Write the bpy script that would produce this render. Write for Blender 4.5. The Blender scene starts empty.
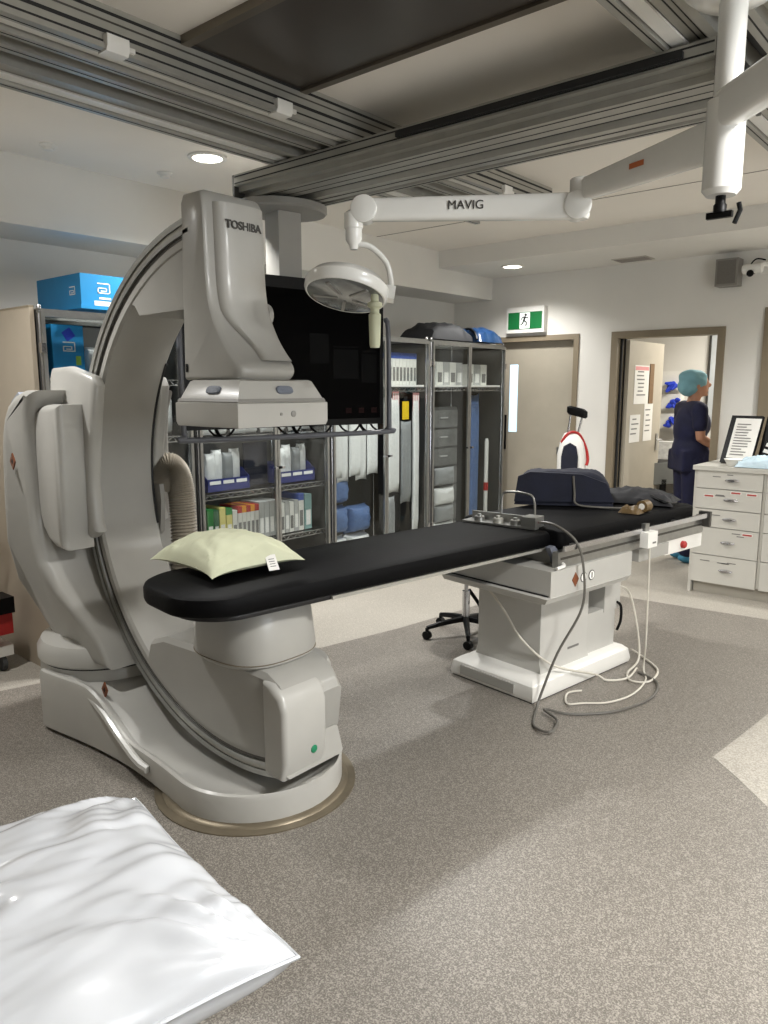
import bpy, bmesh, math, random
from mathutils import Vector, Matrix, noise
random.seed(7)
PI = math.pi
ORD = ['leftmost', 'second from left', 'third from left', 'fourth from left', 'fifth from left', 'sixth from left', 'seventh from left', 'rightmost']
S = bpy.context.scene
COL = S.collection

# ------------------------------------------------------------------ camera
cam_d = bpy.data.cameras.new('camera'); cam = bpy.data.objects.new('camera', cam_d); COL.objects.link(cam)
cam_d.sensor_fit = 'VERTICAL'; cam_d.sensor_height = 24.0; cam_d.sensor_width = 18.0
cam_d.lens = 24.0 * 752.0 / 1024.0
cam_d.clip_start = 0.02
cam.location = (0, 0, 1.57)
cam.rotation_euler = (PI/2 - math.atan(124/752.0), 0, math.radians(40.6))
S.camera = cam
# ------------------------------------------------------------------ world, exposure
w = bpy.data.worlds.new('world'); S.world = w; w.use_nodes = True
w.node_tree.nodes['Background'].inputs[0].default_value = (0.9, 0.93, 1.0, 1)
w.node_tree.nodes['Background'].inputs[1].default_value = 0.05
S.view_settings.view_transform = 'Standard'; S.view_settings.look = 'None'
S.view_settings.exposure = 0.05; S.view_settings.gamma = 1.0; S.view_settings.use_curve_mapping = False
# ------------------------------------------------------------------ ceiling lamps of the room (seen fittings, plus added ones out of view)
WARM = (1.0, 0.99, 0.968)
def spot(x, y, z, watts, ang=140, blend=0.7, r=0.07, col=WARM):
    l = bpy.data.lights.new('downlight_lamp', 'SPOT'); l.energy = watts; l.spot_size = math.radians(ang)
    l.spot_blend = blend; l.shadow_soft_size = r; l.color = col
    o = bpy.data.objects.new('downlight_lamp', l); o.location = (x, y, z); COL.objects.link(o); return o
def area(x, y, z, sx, sy, watts, col=WARM, spread=165):
    l = bpy.data.lights.new('troffer_lamp', 'AREA'); l.shape = 'RECTANGLE'; l.size = sx; l.size_y = sy
    l.energy = watts; l.color = col; l.spread = math.radians(spread)
    o = bpy.data.objects.new('troffer_lamp', l); o.location = (x, y, z); COL.objects.link(o); return o
CEIL = 2.80; SOFFIT = 2.65; XWIN = 2.4
DOWN = [(-3.53, 2.655, CEIL, 150), (-3.69, 6.075, SOFFIT, 78), (-0.55, 6.1, SOFFIT, 170), (-3.53, 3.38, CEIL, 110), (-3.148, 4.6, CEIL, 190), (-3.53, 1.0, CEIL, 130)]  # includes unseen downlights added to supply more light
ADDED_TROFF = [(0.6, 2.15, 0.45, 0.45, 122), (0.9, 4.7, 0.6, 0.6, 26)]  # both panels added out of frame to stand in for the room's light
for x, y, z, e in DOWN: spot(x, y, z - 0.03, e)
for x, y, sx, sy, e in ADDED_TROFF: area(x, y, CEIL - 0.022, sx * .94, sy * .94, e)
wl = area(XWIN-.02, 1.9, 1.75, 1.0, 2.2, 34, (0.93, 0.97, 1.0), 175); wl.rotation_euler = (0, math.radians(90), 0)   # lamp of an added, unseen control-room window in the right wall
area(-2.0, 8.2, 2.55, 0.9, 0.9, 66, (1.0, 0.96, 0.88), 170)      # ceiling panel of the room beyond

# ------------------------------------------------------------------ materials
def lin(c):
    r = []
    for v in c[:3]:
        v /= 255.0
        r.append(v/12.92 if v <= 0.04045 else ((v+0.055)/1.055)**2.4)
    return (r[0], r[1], r[2], 1.0)
MATS = {}
def M(name, rgb, rough=0.5, metal=0.0, var=0.06, scale=6.0, bump=0.0, bscale=60.0, coat=0.0, emit=None, es=0.0, spec=0.5):
    if name in MATS: return MATS[name]
    m = bpy.data.materials.new(name); m.use_nodes = True; nt = m.node_tree; N = nt.nodes; L = nt.links
    b = N['Principled BSDF']; b.inputs['Roughness'].default_value = rough; b.inputs['Metallic'].default_value = metal
    b.inputs['Specular IOR Level'].default_value = spec
    if coat: b.inputs['Coat Weight'].default_value = coat; b.inputs['Coat Roughness'].default_value = 0.12
    tc = N.new('ShaderNodeTexCoord')
    nz = N.new('ShaderNodeTexNoise'); nz.inputs['Scale'].default_value = scale; nz.inputs['Detail'].default_value = 4
    L.new(tc.outputs['Object'], nz.inputs['Vector'])
    c = lin(rgb); rp = N.new('ShaderNodeValToRGB')
    rp.color_ramp.elements[0].position = 0.3; rp.color_ramp.elements[1].position = 0.7
    rp.color_ramp.elements[0].color = tuple(v*(1-var) for v in c[:3]) + (1,)
    rp.color_ramp.elements[1].color = tuple(min(1, v*(1+var)) for v in c[:3]) + (1,)
    L.new(nz.outputs['Fac'], rp.inputs['Fac']); L.new(rp.outputs['Color'], b.inputs['Base Color'])
    if bump:
        n2 = N.new('ShaderNodeTexNoise'); n2.inputs['Scale'].default_value = bscale; n2.inputs['Detail'].default_value = 3
        L.new(tc.outputs['Object'], n2.inputs['Vector'])
        bp = N.new('ShaderNodeBump'); bp.inputs['Strength'].default_value = bump; bp.inputs['Distance'].default_value = 0.01
        L.new(n2.outputs['Fac'], bp.inputs['Height']); L.new(bp.outputs['Normal'], b.inputs['Normal'])
    if emit:
        b.inputs['Emission Color'].default_value = lin(emit); b.inputs['Emission Strength'].default_value = es
    MATS[name] = m; return m
def speckle(name, base, light, dark, rough=0.42, scale=170.0):
    m = bpy.data.materials.new(name); m.use_nodes = True; nt = m.node_tree; N = nt.nodes; L = nt.links
    b = N['Principled BSDF']; b.inputs['Roughness'].default_value = rough
    tc = N.new('ShaderNodeTexCoord'); big = N.new('ShaderNodeTexNoise'); big.inputs['Scale'].default_value = 1.3
    L.new(tc.outputs['Object'], big.inputs['Vector'])
    n1 = N.new('ShaderNodeTexNoise'); n1.inputs['Scale'].default_value = scale; n1.inputs['Detail'].default_value = 2
    v1 = N.new('ShaderNodeTexVoronoi'); v1.inputs['Scale'].default_value = scale * 0.8
    for n in (n1, v1): L.new(tc.outputs['Object'], n.inputs['Vector'])
    rp = N.new('ShaderNodeValToRGB'); e = rp.color_ramp.elements
    e[0].position = 0.30; e[0].color = lin(dark); e[1].position = 0.70; e[1].color = lin(light)
    mid = e.new(0.5); mid.color = lin(base)
    L.new(n1.outputs['Fac'], rp.inputs['Fac'])
    sep = N.new('ShaderNodeSeparateColor'); L.new(v1.outputs['Color'], sep.inputs[0])
    gt = N.new('ShaderNodeMath'); gt.operation = 'GREATER_THAN'; gt.inputs[1].default_value = 0.86; L.new(sep.outputs[0], gt.inputs[0])
    sc = N.new('ShaderNodeMath'); sc.operation = 'MULTIPLY'; sc.inputs[1].default_value = 0.55; L.new(gt.outputs[0], sc.inputs[0])
    mx = N.new('ShaderNodeMixRGB'); mx.inputs[2].default_value = lin(light); L.new(sc.outputs[0], mx.inputs[0]); L.new(rp.outputs['Color'], mx.inputs[1])
    m2 = N.new('ShaderNodeMixRGB'); m2.blend_type = 'MULTIPLY'; m2.inputs[0].default_value = 0.25
    L.new(mx.outputs[0], m2.inputs[1]); L.new(big.outputs['Fac'], m2.inputs[2])
    L.new(m2.outputs[0], b.inputs['Base Color'])
    MATS[name] = m; return m
def glass(name, tint=(235, 240, 240), gloss=0.10, rough=0.03):
    m = bpy.data.materials.new(name); m.use_nodes = True; nt = m.node_tree; N = nt.nodes; L = nt.links
    N.remove(N['Principled BSDF']); out = N['Material Output']
    tr = N.new('ShaderNodeBsdfTransparent'); tr.inputs[0].default_value = lin(tint)
    gl = N.new('ShaderNodeBsdfGlossy'); gl.inputs['Roughness'].default_value = rough
    nz = N.new('ShaderNodeTexNoise'); nz.inputs['Scale'].default_value = 3.0
    mp = N.new('ShaderNodeMapRange'); mp.inputs[3].default_value = gloss*0.8; mp.inputs[4].default_value = gloss*1.2
    L.new(nz.outputs['Fac'], mp.inputs[0])
    mx = N.new('ShaderNodeMixShader'); L.new(mp.outputs[0], mx.inputs[0]); L.new(tr.outputs[0], mx.inputs[1]); L.new(gl.outputs[0], mx.inputs[2])
    L.new(mx.outputs[0], out.inputs[0]); MATS[name] = m; return m

wall_m = M('wall_paint', (224, 221, 214), 0.75, var=0.03, scale=2.0, bump=0.05, bscale=200)
ceil_m = M('ceiling_paint', (240, 234, 224), 0.85, var=0.03, scale=1.5)
grey_floor = speckle('grey_vinyl', (122, 116, 108), (172, 165, 155), (97, 92, 85), scale=230.0)
beige_floor = speckle('beige_vinyl', (170, 164, 153), (196, 190, 179), (150, 144, 134), 0.5)
enamel = M('enamel_offwhite', (162, 160, 154), 0.38, var=0.03, coat=0.15)
enamel_w = M('enamel_white', (190, 188, 182), 0.36, var=0.03, coat=0.15)
enamel2 = M('enamel_light', (178, 176, 170), 0.36, var=0.03, coat=0.15)
enamel_d = M('enamel_shadow_grey', (140, 138, 133), 0.4, var=0.03)  # darker grey enamel for trim and small parts
seam_m = M('seam_dark', (30, 30, 30), 0.7)
chrome = M('chrome', (205, 205, 208), 0.22, 1.0, var=0.05, scale=20)
alum = M('brushed_aluminium', (168, 166, 158), 0.36, 0.45, var=0.06, scale=14)
alum_d = M('anodised_dark', (92, 90, 86), 0.45, 0.8, var=0.08, scale=14)
steel = M('stainless', (165, 165, 162), 0.32, 0.9, var=0.08, scale=25)
black_m = M('black_plastic', (7, 7, 8), 0.45, var=0.1, spec=0.2)
black_f = M('black_vinyl_pad', (6, 6, 7), 0.6, var=0.12, bump=0.08, bscale=40, spec=0.1)
screen_m = M('screen_glass', (3, 3, 4), 0.08, var=0.1, spec=0.04)
white_m = M('white_plastic', (228, 226, 220), 0.35, var=0.03)
white_g = M('white_gloss', (236, 235, 230), 0.22, var=0.02, coat=0.3)
paper = M('paper', (232, 230, 224), 0.8, var=0.03)
navy = M('navy_cloth', (13, 17, 36), 0.8, var=0.2, scale=12, bump=0.2, bscale=25)
blue_box_m = M('blue_card', (20, 132, 190), 0.5, var=0.05)
blue_bin_m = M('blue_bin_plastic', (40, 48, 112), 0.4, var=0.08)
deep_blue = M('deep_blue_print', (24, 52, 170), 0.5)
dframe = M('door_frame_taupe', (132, 120, 100), 0.5, var=0.04)
dleaf = M('door_leaf_beige', (172, 164, 148), 0.5, var=0.04)
green = M('sign_green', (12, 96, 48), 0.4, emit=(12, 110, 52), es=0.15)
signw = M('sign_white', (235, 240, 235), 0.4, emit=(235, 240, 235), es=0.25)
pane = glass('clear_acrylic', (242, 244, 244), 0.04)
strip_glow = M('vision_panel_daylight', (205, 232, 250), 0.2, emit=(200, 230, 250), es=1.0)
lamp_glow = M('lamp_diffuser', (255, 250, 240), 0.4, emit=(255, 248, 232), es=9.0)
added_troff_glow = M('troffer_diffuser', (255, 250, 240), 0.4, emit=(255, 248, 232), es=1.6)  # glow of the added ceiling panels
red_m = M('red_plastic', (168, 36, 34), 0.45)
rubber = M('rubber_grey', (70, 70, 70), 0.7)
wire_w = M('wire_white', (205, 200, 188), 0.45)
wire_g = M('wire_grey', (95, 92, 86), 0.45)
hose_m = M('hose_beige', (150, 142, 128), 0.55)
cream = M('cream_pillowcase', (200, 202, 174), 0.75, var=0.04, bump=0.12, bscale=18)
plast_w = M('white_plastic_pillowcase', (206, 208, 212), 0.26, var=0.02, coat=0.35)
pack_w = M('clear_white_pack', (236, 236, 233), 0.3, var=0.12, scale=30, bump=0.4, bscale=35)
pack_g = M('grey_pack', (150, 152, 152), 0.3, var=0.2, scale=25, bump=0.4, bscale=35)
pack_b = M('blue_pack', (96, 122, 168), 0.35, var=0.2, scale=20, bump=0.4, bscale=35)
teal_cloth = M('teal_cap', (124, 172, 184), 0.8, var=0.12, bump=0.4, bscale=30)
skin_m = M('skin', (186, 136, 110), 0.55, var=0.06)
lightblue = M('light_blue_wrap', (190, 210, 220), 0.4, var=0.08, bump=0.5, bscale=30)
yellow = M('yellow_tag', (236, 200, 30), 0.5)
pink = M('pink_tag', (222, 150, 150), 0.6)
brass = M('amber_tape', (98, 78, 46), 0.4, var=0.2, scale=40)
shelf_grey = M('cabinet_back_grey', (64, 63, 60), 0.6)
endpanel = M('end_panel_beige', (168, 156, 138), 0.5, var=0.04)
dark_panel_m = M('smoked_panel', (66, 60, 54), 0.28, var=0.15, scale=3)
laminate = M('white_laminate', (198, 195, 186), 0.4, var=0.02)
grey_lab = M('grey_print', (120, 118, 114), 0.7)
tube_grey = M('powder_grey_tube', (92, 94, 100), 0.45)

# ------------------------------------------------------------------ helpers
def finish(o, smooth):
    if smooth:
        for p in o.data.polygons: p.use_smooth = True
        try: o.data.set_sharp_from_angle(angle=math.radians(38))
        except Exception: pass
def obj(name, bm, mat, parent=None, smooth=True, bevel=0.0, seg=2):
    if isinstance(bm, bmesh.types.BMesh):
        if bevel:
            es = [e for e in bm.edges if len(e.link_faces) == 2 and e.calc_face_angle(0) > 0.5]
            bmesh.ops.bevel(bm, geom=es, offset=bevel, segments=seg, profile=0.6, affect='EDGES', clamp_overlap=True)
        bmesh.ops.recalc_face_normals(bm, faces=bm.faces)
        me = bpy.data.meshes.new(name); bm.to_mesh(me); bm.free()
    else: me = bm
    o = bpy.data.objects.new(name, me); COL.objects.link(o)
    if mat is not None and len(me.materials) == 0: me.materials.append(mat)
    if parent is not None: o.parent = parent
    finish(o, smooth); return o
def tag(o, label=None, cat=None, group=None, kind=None):
    if label: o['label'] = label
    if cat: o['category'] = cat
    if group: o['group'] = group
    if kind: o['kind'] = kind
    return o
def thing(name, label, cat, loc=(0, 0, 0), rz=0.0, group=None):
    o = bpy.data.objects.new(name, None); COL.objects.link(o); o.empty_display_size = 0.05
    o.location = loc; o.rotation_euler = (0, 0, rz); return tag(o, label, cat, group)
def struct(name, bm, mat, parent=None, label=None, bevel=0):
    o = obj(name, bm, mat, parent, bevel=bevel)
    if parent is None: o['kind'] = 'structure'
    if label: o['label'] = label
    return o
def B(): return bmesh.new()
def box(bm, x0, x1, y0, y1, z0, z1, mtx=None):
    vs = [bm.verts.new((x, y, z)) for z in (z0, z1) for (x, y) in ((x0, y0), (x1, y0), (x1, y1), (x0, y1))]
    if mtx is not None:
        for v in vs: v.co = mtx @ v.co
    for f in ((0, 3, 2, 1), (4, 5, 6, 7), (0, 1, 5, 4), (1, 2, 6, 5), (2, 3, 7, 6), (3, 0, 4, 7)): bm.faces.new([vs[i] for i in f])
    return bm
def bx(*a, **k): return box(B(), *a, **k)
def loft(bm, rings, cap=True, closed=True):
    vr = [[bm.verts.new(p) for p in r] for r in rings]; n = len(rings[0])
    for a, b in zip(vr[:-1], vr[1:]):
        for i in range(n if closed else n-1):
            bm.faces.new((a[i], a[(i+1) % n], b[(i+1) % n], b[i]))
    if cap:
        bm.faces.new(vr[0][::-1]); bm.faces.new(vr[-1])
    return bm
def lathe(bm, prof, c=(0, 0, 0), n=24, axis='z'):
    rings = []
    for r, h in prof:
        ring = []
        for i in range(n):
            a = 2*PI*i/n; p = (r*math.cos(a), r*math.sin(a), h)
            if axis == 'x': p = (p[2], p[0], p[1])
            if axis == 'y': p = (p[1], p[2], p[0])
            ring.append((c[0]+p[0], c[1]+p[1], c[2]+p[2]))
        rings.append(ring)
    return loft(bm, rings)
def lat(prof, c=(0, 0, 0), n=24, axis='z'): return lathe(B(), prof, c, n, axis)
def smooth_path(pts, k=8):
    P = [Vector(p) for p in pts]; out = []
    for i in range(len(P)-1):
        p0 = P[max(i-1, 0)]; p1 = P[i]; p2 = P[i+1]; p3 = P[min(i+2, len(P)-1)]
        for j in range(k):
            t = j/k
            out.append(0.5*((2*p1)+(p2-p0)*t+(2*p0-5*p1+4*p2-p3)*t*t+(3*p1-p0-3*p2+p3)*t**3))
    out.append(P[-1]); return out
def tube(bm, pts, r, n=8, k=0):
    P = smooth_path(pts, k) if k else [Vector(p) for p in pts]
    rings = []; up = Vector((0, 0, 1)); prev = None
    for i, p in enumerate(P):
        d = (P[min(i+1, len(P)-1)] - P[max(i-1, 0)]); d.normalize()
        if prev is None:
            a = d.cross(up)
            if a.length < 0.05: a = d.cross(Vector((1, 0, 0)))
        else: a = prev - d*prev.dot(d)
        a.normalize(); prev = a; b = d.cross(a)
        rr = r(i/(len(P)-1)) if callable(r) else r
        rings.append([tuple(p + a*rr*math.cos(2*PI*q/n) + b*rr*math.sin(2*PI*q/n)) for q in range(n)])
    return loft(bm, rings)
def tb(pts, r, n=8, k=0): return tube(B(), pts, r, n, k)
def prism(bm, poly, a0, a1, axis='y'):
    def P(u, v, a):
        return {'y': (u, a, v), 'x': (a, u, v), 'z': (u, v, a)}[axis]
    return loft(bm, [[P(u, v, a0) for u, v in poly], [P(u, v, a1) for u, v in poly]])
def pr(poly, a0, a1, axis='y'): return prism(B(), poly, a0, a1, axis)
def inset(poly, d):
    n = len(poly); out = []
    ar = sum(poly[i][0]*poly[(i+1) % n][1]-poly[(i+1) % n][0]*poly[i][1] for i in range(n)); sg = 1 if ar > 0 else -1
    for i in range(n):
        a, b, c = Vector(poly[i-1]), Vector(poly[i]), Vector(poly[(i+1) % n])
        e1 = (b-a).normalized(); e2 = (c-b).normalized()
        m = Vector((-(e1.y+e2.y), e1.x+e2.x))*sg
        if m.length < 1e-6: m = Vector((-e1.y, e1.x))*sg
        m.normalize(); cs = max(.5, abs(m.dot(Vector((-e1.y, e1.x))*sg)))
        q = b+m*d/cs; out.append((q.x, q.y))
    return out
def rprism(poly, a0, a1, r, axis='y', k=4, both=True):
    def P(u, v, a): return {'y': (u, a, v), 'x': (a, u, v), 'z': (u, v, a)}[axis]
    s = 1 if a1 > a0 else -1; R = []
    for i in range(k+1):
        th = PI/2*i/k; R.append((inset(poly, r*(1-math.sin(th))), a0+s*r*(1-math.cos(th))))
    if both:
        for i in range(k, -1, -1):
            th = PI/2*i/k; R.append((inset(poly, r*(1-math.sin(th))), a1-s*r*(1-math.cos(th))))
    else: R.append((poly, a1))
    return loft(B(), [[P(u, v, a) for u, v in p_] for p_, a in R])
def dense(poly, k=3):
    pts = [(x, z, 0) for x, z in poly]; n = len(pts); out = []
    ext = [pts[-2], pts[-1]]+pts+[pts[0], pts[1], pts[2]]
    sp = smooth_path(ext, k)
    return [(p.x, p.y) for p in sp[2*k:(2+n)*k]]
def bar(bm, p, q, w, h):
    p = Vector(p); q = Vector(q); d = (q-p).normalized(); up = Vector((0, 0, 1))
    if abs(d.z) > 0.95: up = Vector((1, 0, 0))
    s = d.cross(up).normalized(); u = s.cross(d)
    return loft(bm, [[tuple(c + s*w/2*a + u*h/2*b) for a, b in ((-1, -1), (1, -1), (1, 1), (-1, 1))] for c in (p, q)])
def text(s, size, loc, xdir, ndir, mat, parent=None, name='lettering', depth=0.0008, align='LEFT', bold=0.0):
    cu = bpy.data.curves.new(name, 'FONT'); cu.body = s; cu.size = size; cu.extrude = depth; cu.align_x = align; cu.offset = bold
    t = bpy.data.objects.new('tmp', cu); COL.objects.link(t)
    dg = bpy.context.evaluated_depsgraph_get(); me = bpy.data.meshes.new_from_object(t.evaluated_get(dg))
    COL.objects.unlink(t); bpy.data.objects.remove(t)
    x = Vector(xdir).normalized(); n = Vector(ndir).normalized(); y = n.cross(x).normalized(); n = x.cross(y)
    mt = Matrix((x, y, n)).transposed().to_4x4(); mt.translation = Vector(loc)
    me.transform(mt); me.materials.clear()
    return obj(name, me, mat, parent, smooth=False)
def copy_tree(o, parent=None):
    c = o.copy(); COL.objects.link(c)
    if parent is not None: c.parent = parent
    for ch in list(o.children): copy_tree(ch, c)
    return c
def cushion(a, b, t, n=36, pinch=0.12, wr=0.012, seed=0, p=2.6, ws=5.0, droop=0.0, flat=0.45, rad=0.0, pb=None):
    bm = B(); rows = {}
    for side in (1, -1):
        for i in range(n+1):
            for j in range(n+1):
                u = -1+2*i/n; v = -1+2*j/n
                edge = abs(u) > 0.999 or abs(v) > 0.999
                if edge and side == -1: rows[(side, i, j)] = rows[(1, i, j)]; continue
                px = a*u*(1-pinch*(1-v*v)*0.5*abs(u)); py = b*v*(1-pinch*(1-u*u)*0.5*abs(v))
                h = max(0.0, (1-abs(u)**p)*(1-abs(v)**p))**0.5*t
                if side == -1:
                    if pb: h = max(0.0, (1-abs(u)**pb)*(1-abs(v)**pb))**0.5*t
                    h *= flat
                nn = noise.noise(Vector((u*ws+seed, v*ws, side*3)))*wr + abs(noise.noise(Vector((u*ws*2.4+v*2, v*2.0+seed, 7))))*wr*0.9
                z = side*h + (nn*min(1, h/t*2.5) if side == 1 else 0) - droop*(abs(u)**4+abs(v)**4)
                if rad and side == 1:
                    for cu in (-1, 1):
                        for cv in (-1, 1):
                            d = math.hypot(u-cu, v-cv); th = math.atan2(abs(v-cv), abs(u-cu)+1e-6)
                            z += rad*math.sin(th*17+4*noise.noise(Vector((u*2+seed, v*2, 1.0)))+cu*2+cv)*math.exp(-d*1.7)*min(1, d*2.2)*min(1, h/t*2)
                rows[(side, i, j)] = bm.verts.new((px, py, z))
        for i in range(n):
            for j in range(n):
                q = [rows[(side, i, j)], rows[(side, i+1, j)], rows[(side, i+1, j+1)], rows[(side, i, j+1)]]
                bm.faces.new(q if side == 1 else q[::-1])
    return bm
# ================================================================== THE ROOM
XL, YB, XR, YF = -4.72, 6.64, 2.4, -2.6
struct('floor', bx(XL-.1, XR+.1, YF-.1, 9.4, -0.05, 0.0), beige_floor, label='pale beige speckled vinyl floor along the walls and doorway')
poly = [(-4.25, YF), (-4.1, 0.6), (-4.0, 1.4), (-3.86, 1.9), (-3.5, 2.6), (-3.16, 3.1), (-3.04, 3.7), (-2.96, 4.35), (-2.9, 5.38), (-2.1, 5.41), (-1.23, 5.49), (XR, 5.7), (XR, YF)]
struct('trim_1', pr(poly, 0.0, 0.0012, 'z'), grey_floor, label='grey speckled vinyl flooring across the middle of the room')
poly = [(-.893, 3.222), (-.862, 3.5), (-.829, 3.848), (-.79, 4.3), (0.6, 4.5), (1.0, 3.3), (0.5, 2.3), (-.2, 2.62), (-.45, 2.80), (-.606, 2.943), (-.76, 3.10)]
struct('trim_2', pr(poly, 0.0012, 0.0022, 'z'), beige_floor, label='pale beige inlay in the grey floor at the right edge')
struct('ceiling', bx(XL-.1, XR+.1, YF-.1, YB+.1, CEIL, CEIL+.1), ceil_m)
struct('wall_left', bx(XL-.1, XL, YF, 9.3, 0, CEIL), wall_m)
struct('wall_right', bx(XR, XR+.1, YF, YB, 0, CEIL), wall_m)
struct('wall_front', bx(XL, XR, YF-.1, YF, 0, CEIL), wall_m)
D1 = (-4.19, -3.29); D2 = (-2.97, -1.99); DH = 2.07; WT = 0.12
bm = B()
for x0, x1, z0, z1 in ((XL, D1[0]+.02, 0, CEIL), (D1[0]+.02, D1[1]-.02, DH-.02, CEIL), (D1[1]-.02, D2[0]+.02, 0, CEIL), (D2[0]+.02, D2[1]-.02, DH-.02, CEIL), (D2[1]-.02, XR, 0, CEIL)):
    box(bm, x0, x1, YB, YB+WT, z0, z1)
struct('wall_back', bm, wall_m)
struct('trim_3', bx(XL, -4.26, YF, YB, 2.44, CEIL), wall_m, label='long white bulkhead above the storage cabinets')
struct('trim_4', bx(-4.26, XR, 5.74, YB, SOFFIT, CEIL), wall_m, label='dropped ceiling soffit above the doors')
wn = bpy.data.objects.new('window_1', None); COL.objects.link(wn); wn.location = (XR, 1.9, 1.25); wn['kind'] = 'structure'; wn['label'] = 'wide bright control room window in the right wall'  # added window, never in view, that supplies side light
obj('pane', bx(-.012, -.004, -1.1, 1.1, 0, 1.0), M('window_daylight', (225, 236, 245), .2, emit=(225, 236, 250), es=2.0), wn, False)
bm = B()
for q in ((-1.15, 1.15, -.05, 0), (-1.15, 1.15, 1.0, 1.05), (-1.15, -1.1, 0, 1.0), (1.1, 1.15, 0, 1.0), (-.02, .02, 0, 1.0)): box(bm, -.04, 0, *q)
obj('window_frame', bm, dframe, wn)
# skirting
bm = B(); box(bm, D1[1], D2[0], YB-.012, YB, 0, 0.1); box(bm, D2[1], XR, YB-.012, YB, 0, 0.1)
struct('baseboard_back', bm, beige_floor)
# ceiling panel joints as real thin battens
for i, y in enumerate((3.84, 4.88)):
    struct('trim_%d' % (6+i), bx(-4.26, XR, y-.003, y+.003, CEIL-.003, CEIL), M('joint_grey', (140, 132, 120), .8), label='thin ceiling panel joint running parallel to the bridge beam, '+('nearer' if i == 0 else 'farther')+' one')
def frame(x0, x1, name, label):
    f = bpy.data.objects.new(name, None); COL.objects.link(f); f.location = ((x0+x1)/2, YB, 0); f['kind'] = 'structure'; f['label'] = label
    def p(n, bm, m, par=f, bev=0.004):
        for v in bm.verts: v.co -= f.location
        return obj(n, bm, m, par, bevel=bev)
    return f, p
d1, p = frame(*D1, 'door_1', 'closed beige door with tall narrow glass panel and taupe frame below exit sign')
for x0, x1 in ((D1[0], D1[0]+.05), (D1[1]-.05, D1[1])): p('jamb', bx(x0, x1, YB-.015, YB+.13, 0, DH), dframe)
p('head', bx(D1[0]+.0502, D1[1]-.0502, YB-.015, YB+.13, DH-.05, DH), dframe)
p('door_leaf', bx(D1[0]+.053, D1[1]-.053, YB+.05, YB+.095, .008, DH-.054), dleaf)
p('vision_panel', bx(-4.055, -3.965, YB+.046, YB+.052, 1.13, 1.80), strip_glow)
p('push_plate', bx(-4.135, -4.085, YB+.04, YB+.05, 0.95, 1.30), black_m)
p('floor_light_gap', bx(-4.13, -4.08, YB+.044, YB+.05, .3, .34), steel)  # small steel plate low on the door leaf
d2, p = frame(*D2, 'door_2', 'open beige door pinned with notices in a taupe frame')
for x0, x1 in ((D2[0], D2[0]+.06), (D2[1]-.06, D2[1])): p('jamb', bx(x0, x1, YB-.018, YB+.135, 0, DH), dframe)
p('head', bx(D2[0]+.0602, D2[1]-.0602, YB-.018, YB+.135, DH-.06, DH), dframe)
p('door_stop', bx(D2[0]+.06, D2[0]+.08, YB+.05, YB+.07, 0, DH-.06), seam_m)
lx = -2.90
p('hinge_stile', bx(-2.97, -2.895, YB+.136, YB+.165, 0, DH), seam_m)
lf = p('door_leaf', bx(lx, lx+.042, YB+.14, YB+.98, .01, DH-.07), dleaf)
hb = bx(lx+.042, lx+.052, YB+.88, YB+.93, .95, 1.12); p('lock_plate', hb, steel)
p('door_handle', tb([(lx+.045, YB+.905, 1.06), (lx+.09, YB+.905, 1.06), (lx+.095, YB+.89, 1.06), (lx+.095, YB+.77, 1.06)], .009, 8, 3), chrome)
# notices on the open leaf (their own things)
def notice(y0, y1, z0, z1, label, lines, band=None):
    t = thing('notice', label, 'notice', (lx+.0425, (y0+y1)/2, z0), 0, 'notices on the open door')
    obj('sheet', bx(0, .0025, -(y1-y0)/2, (y1-y0)/2, 0, z1-z0), paper, t, False)
    if band: obj('heading_band', bx(.0025, .0035, -(y1-y0)/2+.01, (y1-y0)/2-.01, z1-z0-.045, z1-z0-.01), band, t, False)
    for k in range(lines):
        z = (z1-z0)*(0.82-0.7*k/lines); wd = (y1-y0)*random.uniform(.25, .42)
        obj('text_line', bx(.0025, .0032, -wd, wd*random.uniform(.3, 1), z, z+.012), grey_lab, t, False)
notice(YB+.28, YB+.62, 1.42, 1.78, 'largest notice with pinkish heading on the open door', 7, pink)
notice(YB+.22, YB+.46, 1.06, 1.32, 'square white notice low on the open door', 4)
notice(YB+.55, YB+.76, 1.06, 1.42, 'tall narrow white notice low on the open door', 5)
obj_nb = thing('pin_board', 'brown cork strip behind notices at edge of open door', 'pin board', (lx+.0425, YB+.69, 1.42))
obj('cork', bx(0, .006, -.05, .05, 0, .38), M('cork', (120, 92, 60), .8, var=.2, scale=60), obj_nb)
# frame of a further door cut by the right edge
d3 = obj('trim_5', bx(-1.70, -1.58, YB-.02, YB+.0, 0, 2.2), dframe); d3['kind'] = 'structure'; d3['label'] = 'brown vertical trim at the right edge behind the drawer cabinet'
# ---------------- room beyond
struct('wall_beyond', bx(-4.2, 0.8, 9.2, 9.3, 0, 2.7), wall_m)
struct('wall_beyond_left', bx(-4.2, -4.1, YB+WT, 9.2, 0, 2.7), wall_m)
struct('wall_beyond_right', bx(0.7, 0.8, YB+WT, 9.2, 0, 2.7), wall_m)
struct('ceiling_beyond', bx(-4.2, 0.8, YB+WT, 9.3, 2.7, 2.8), ceil_m)
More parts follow.
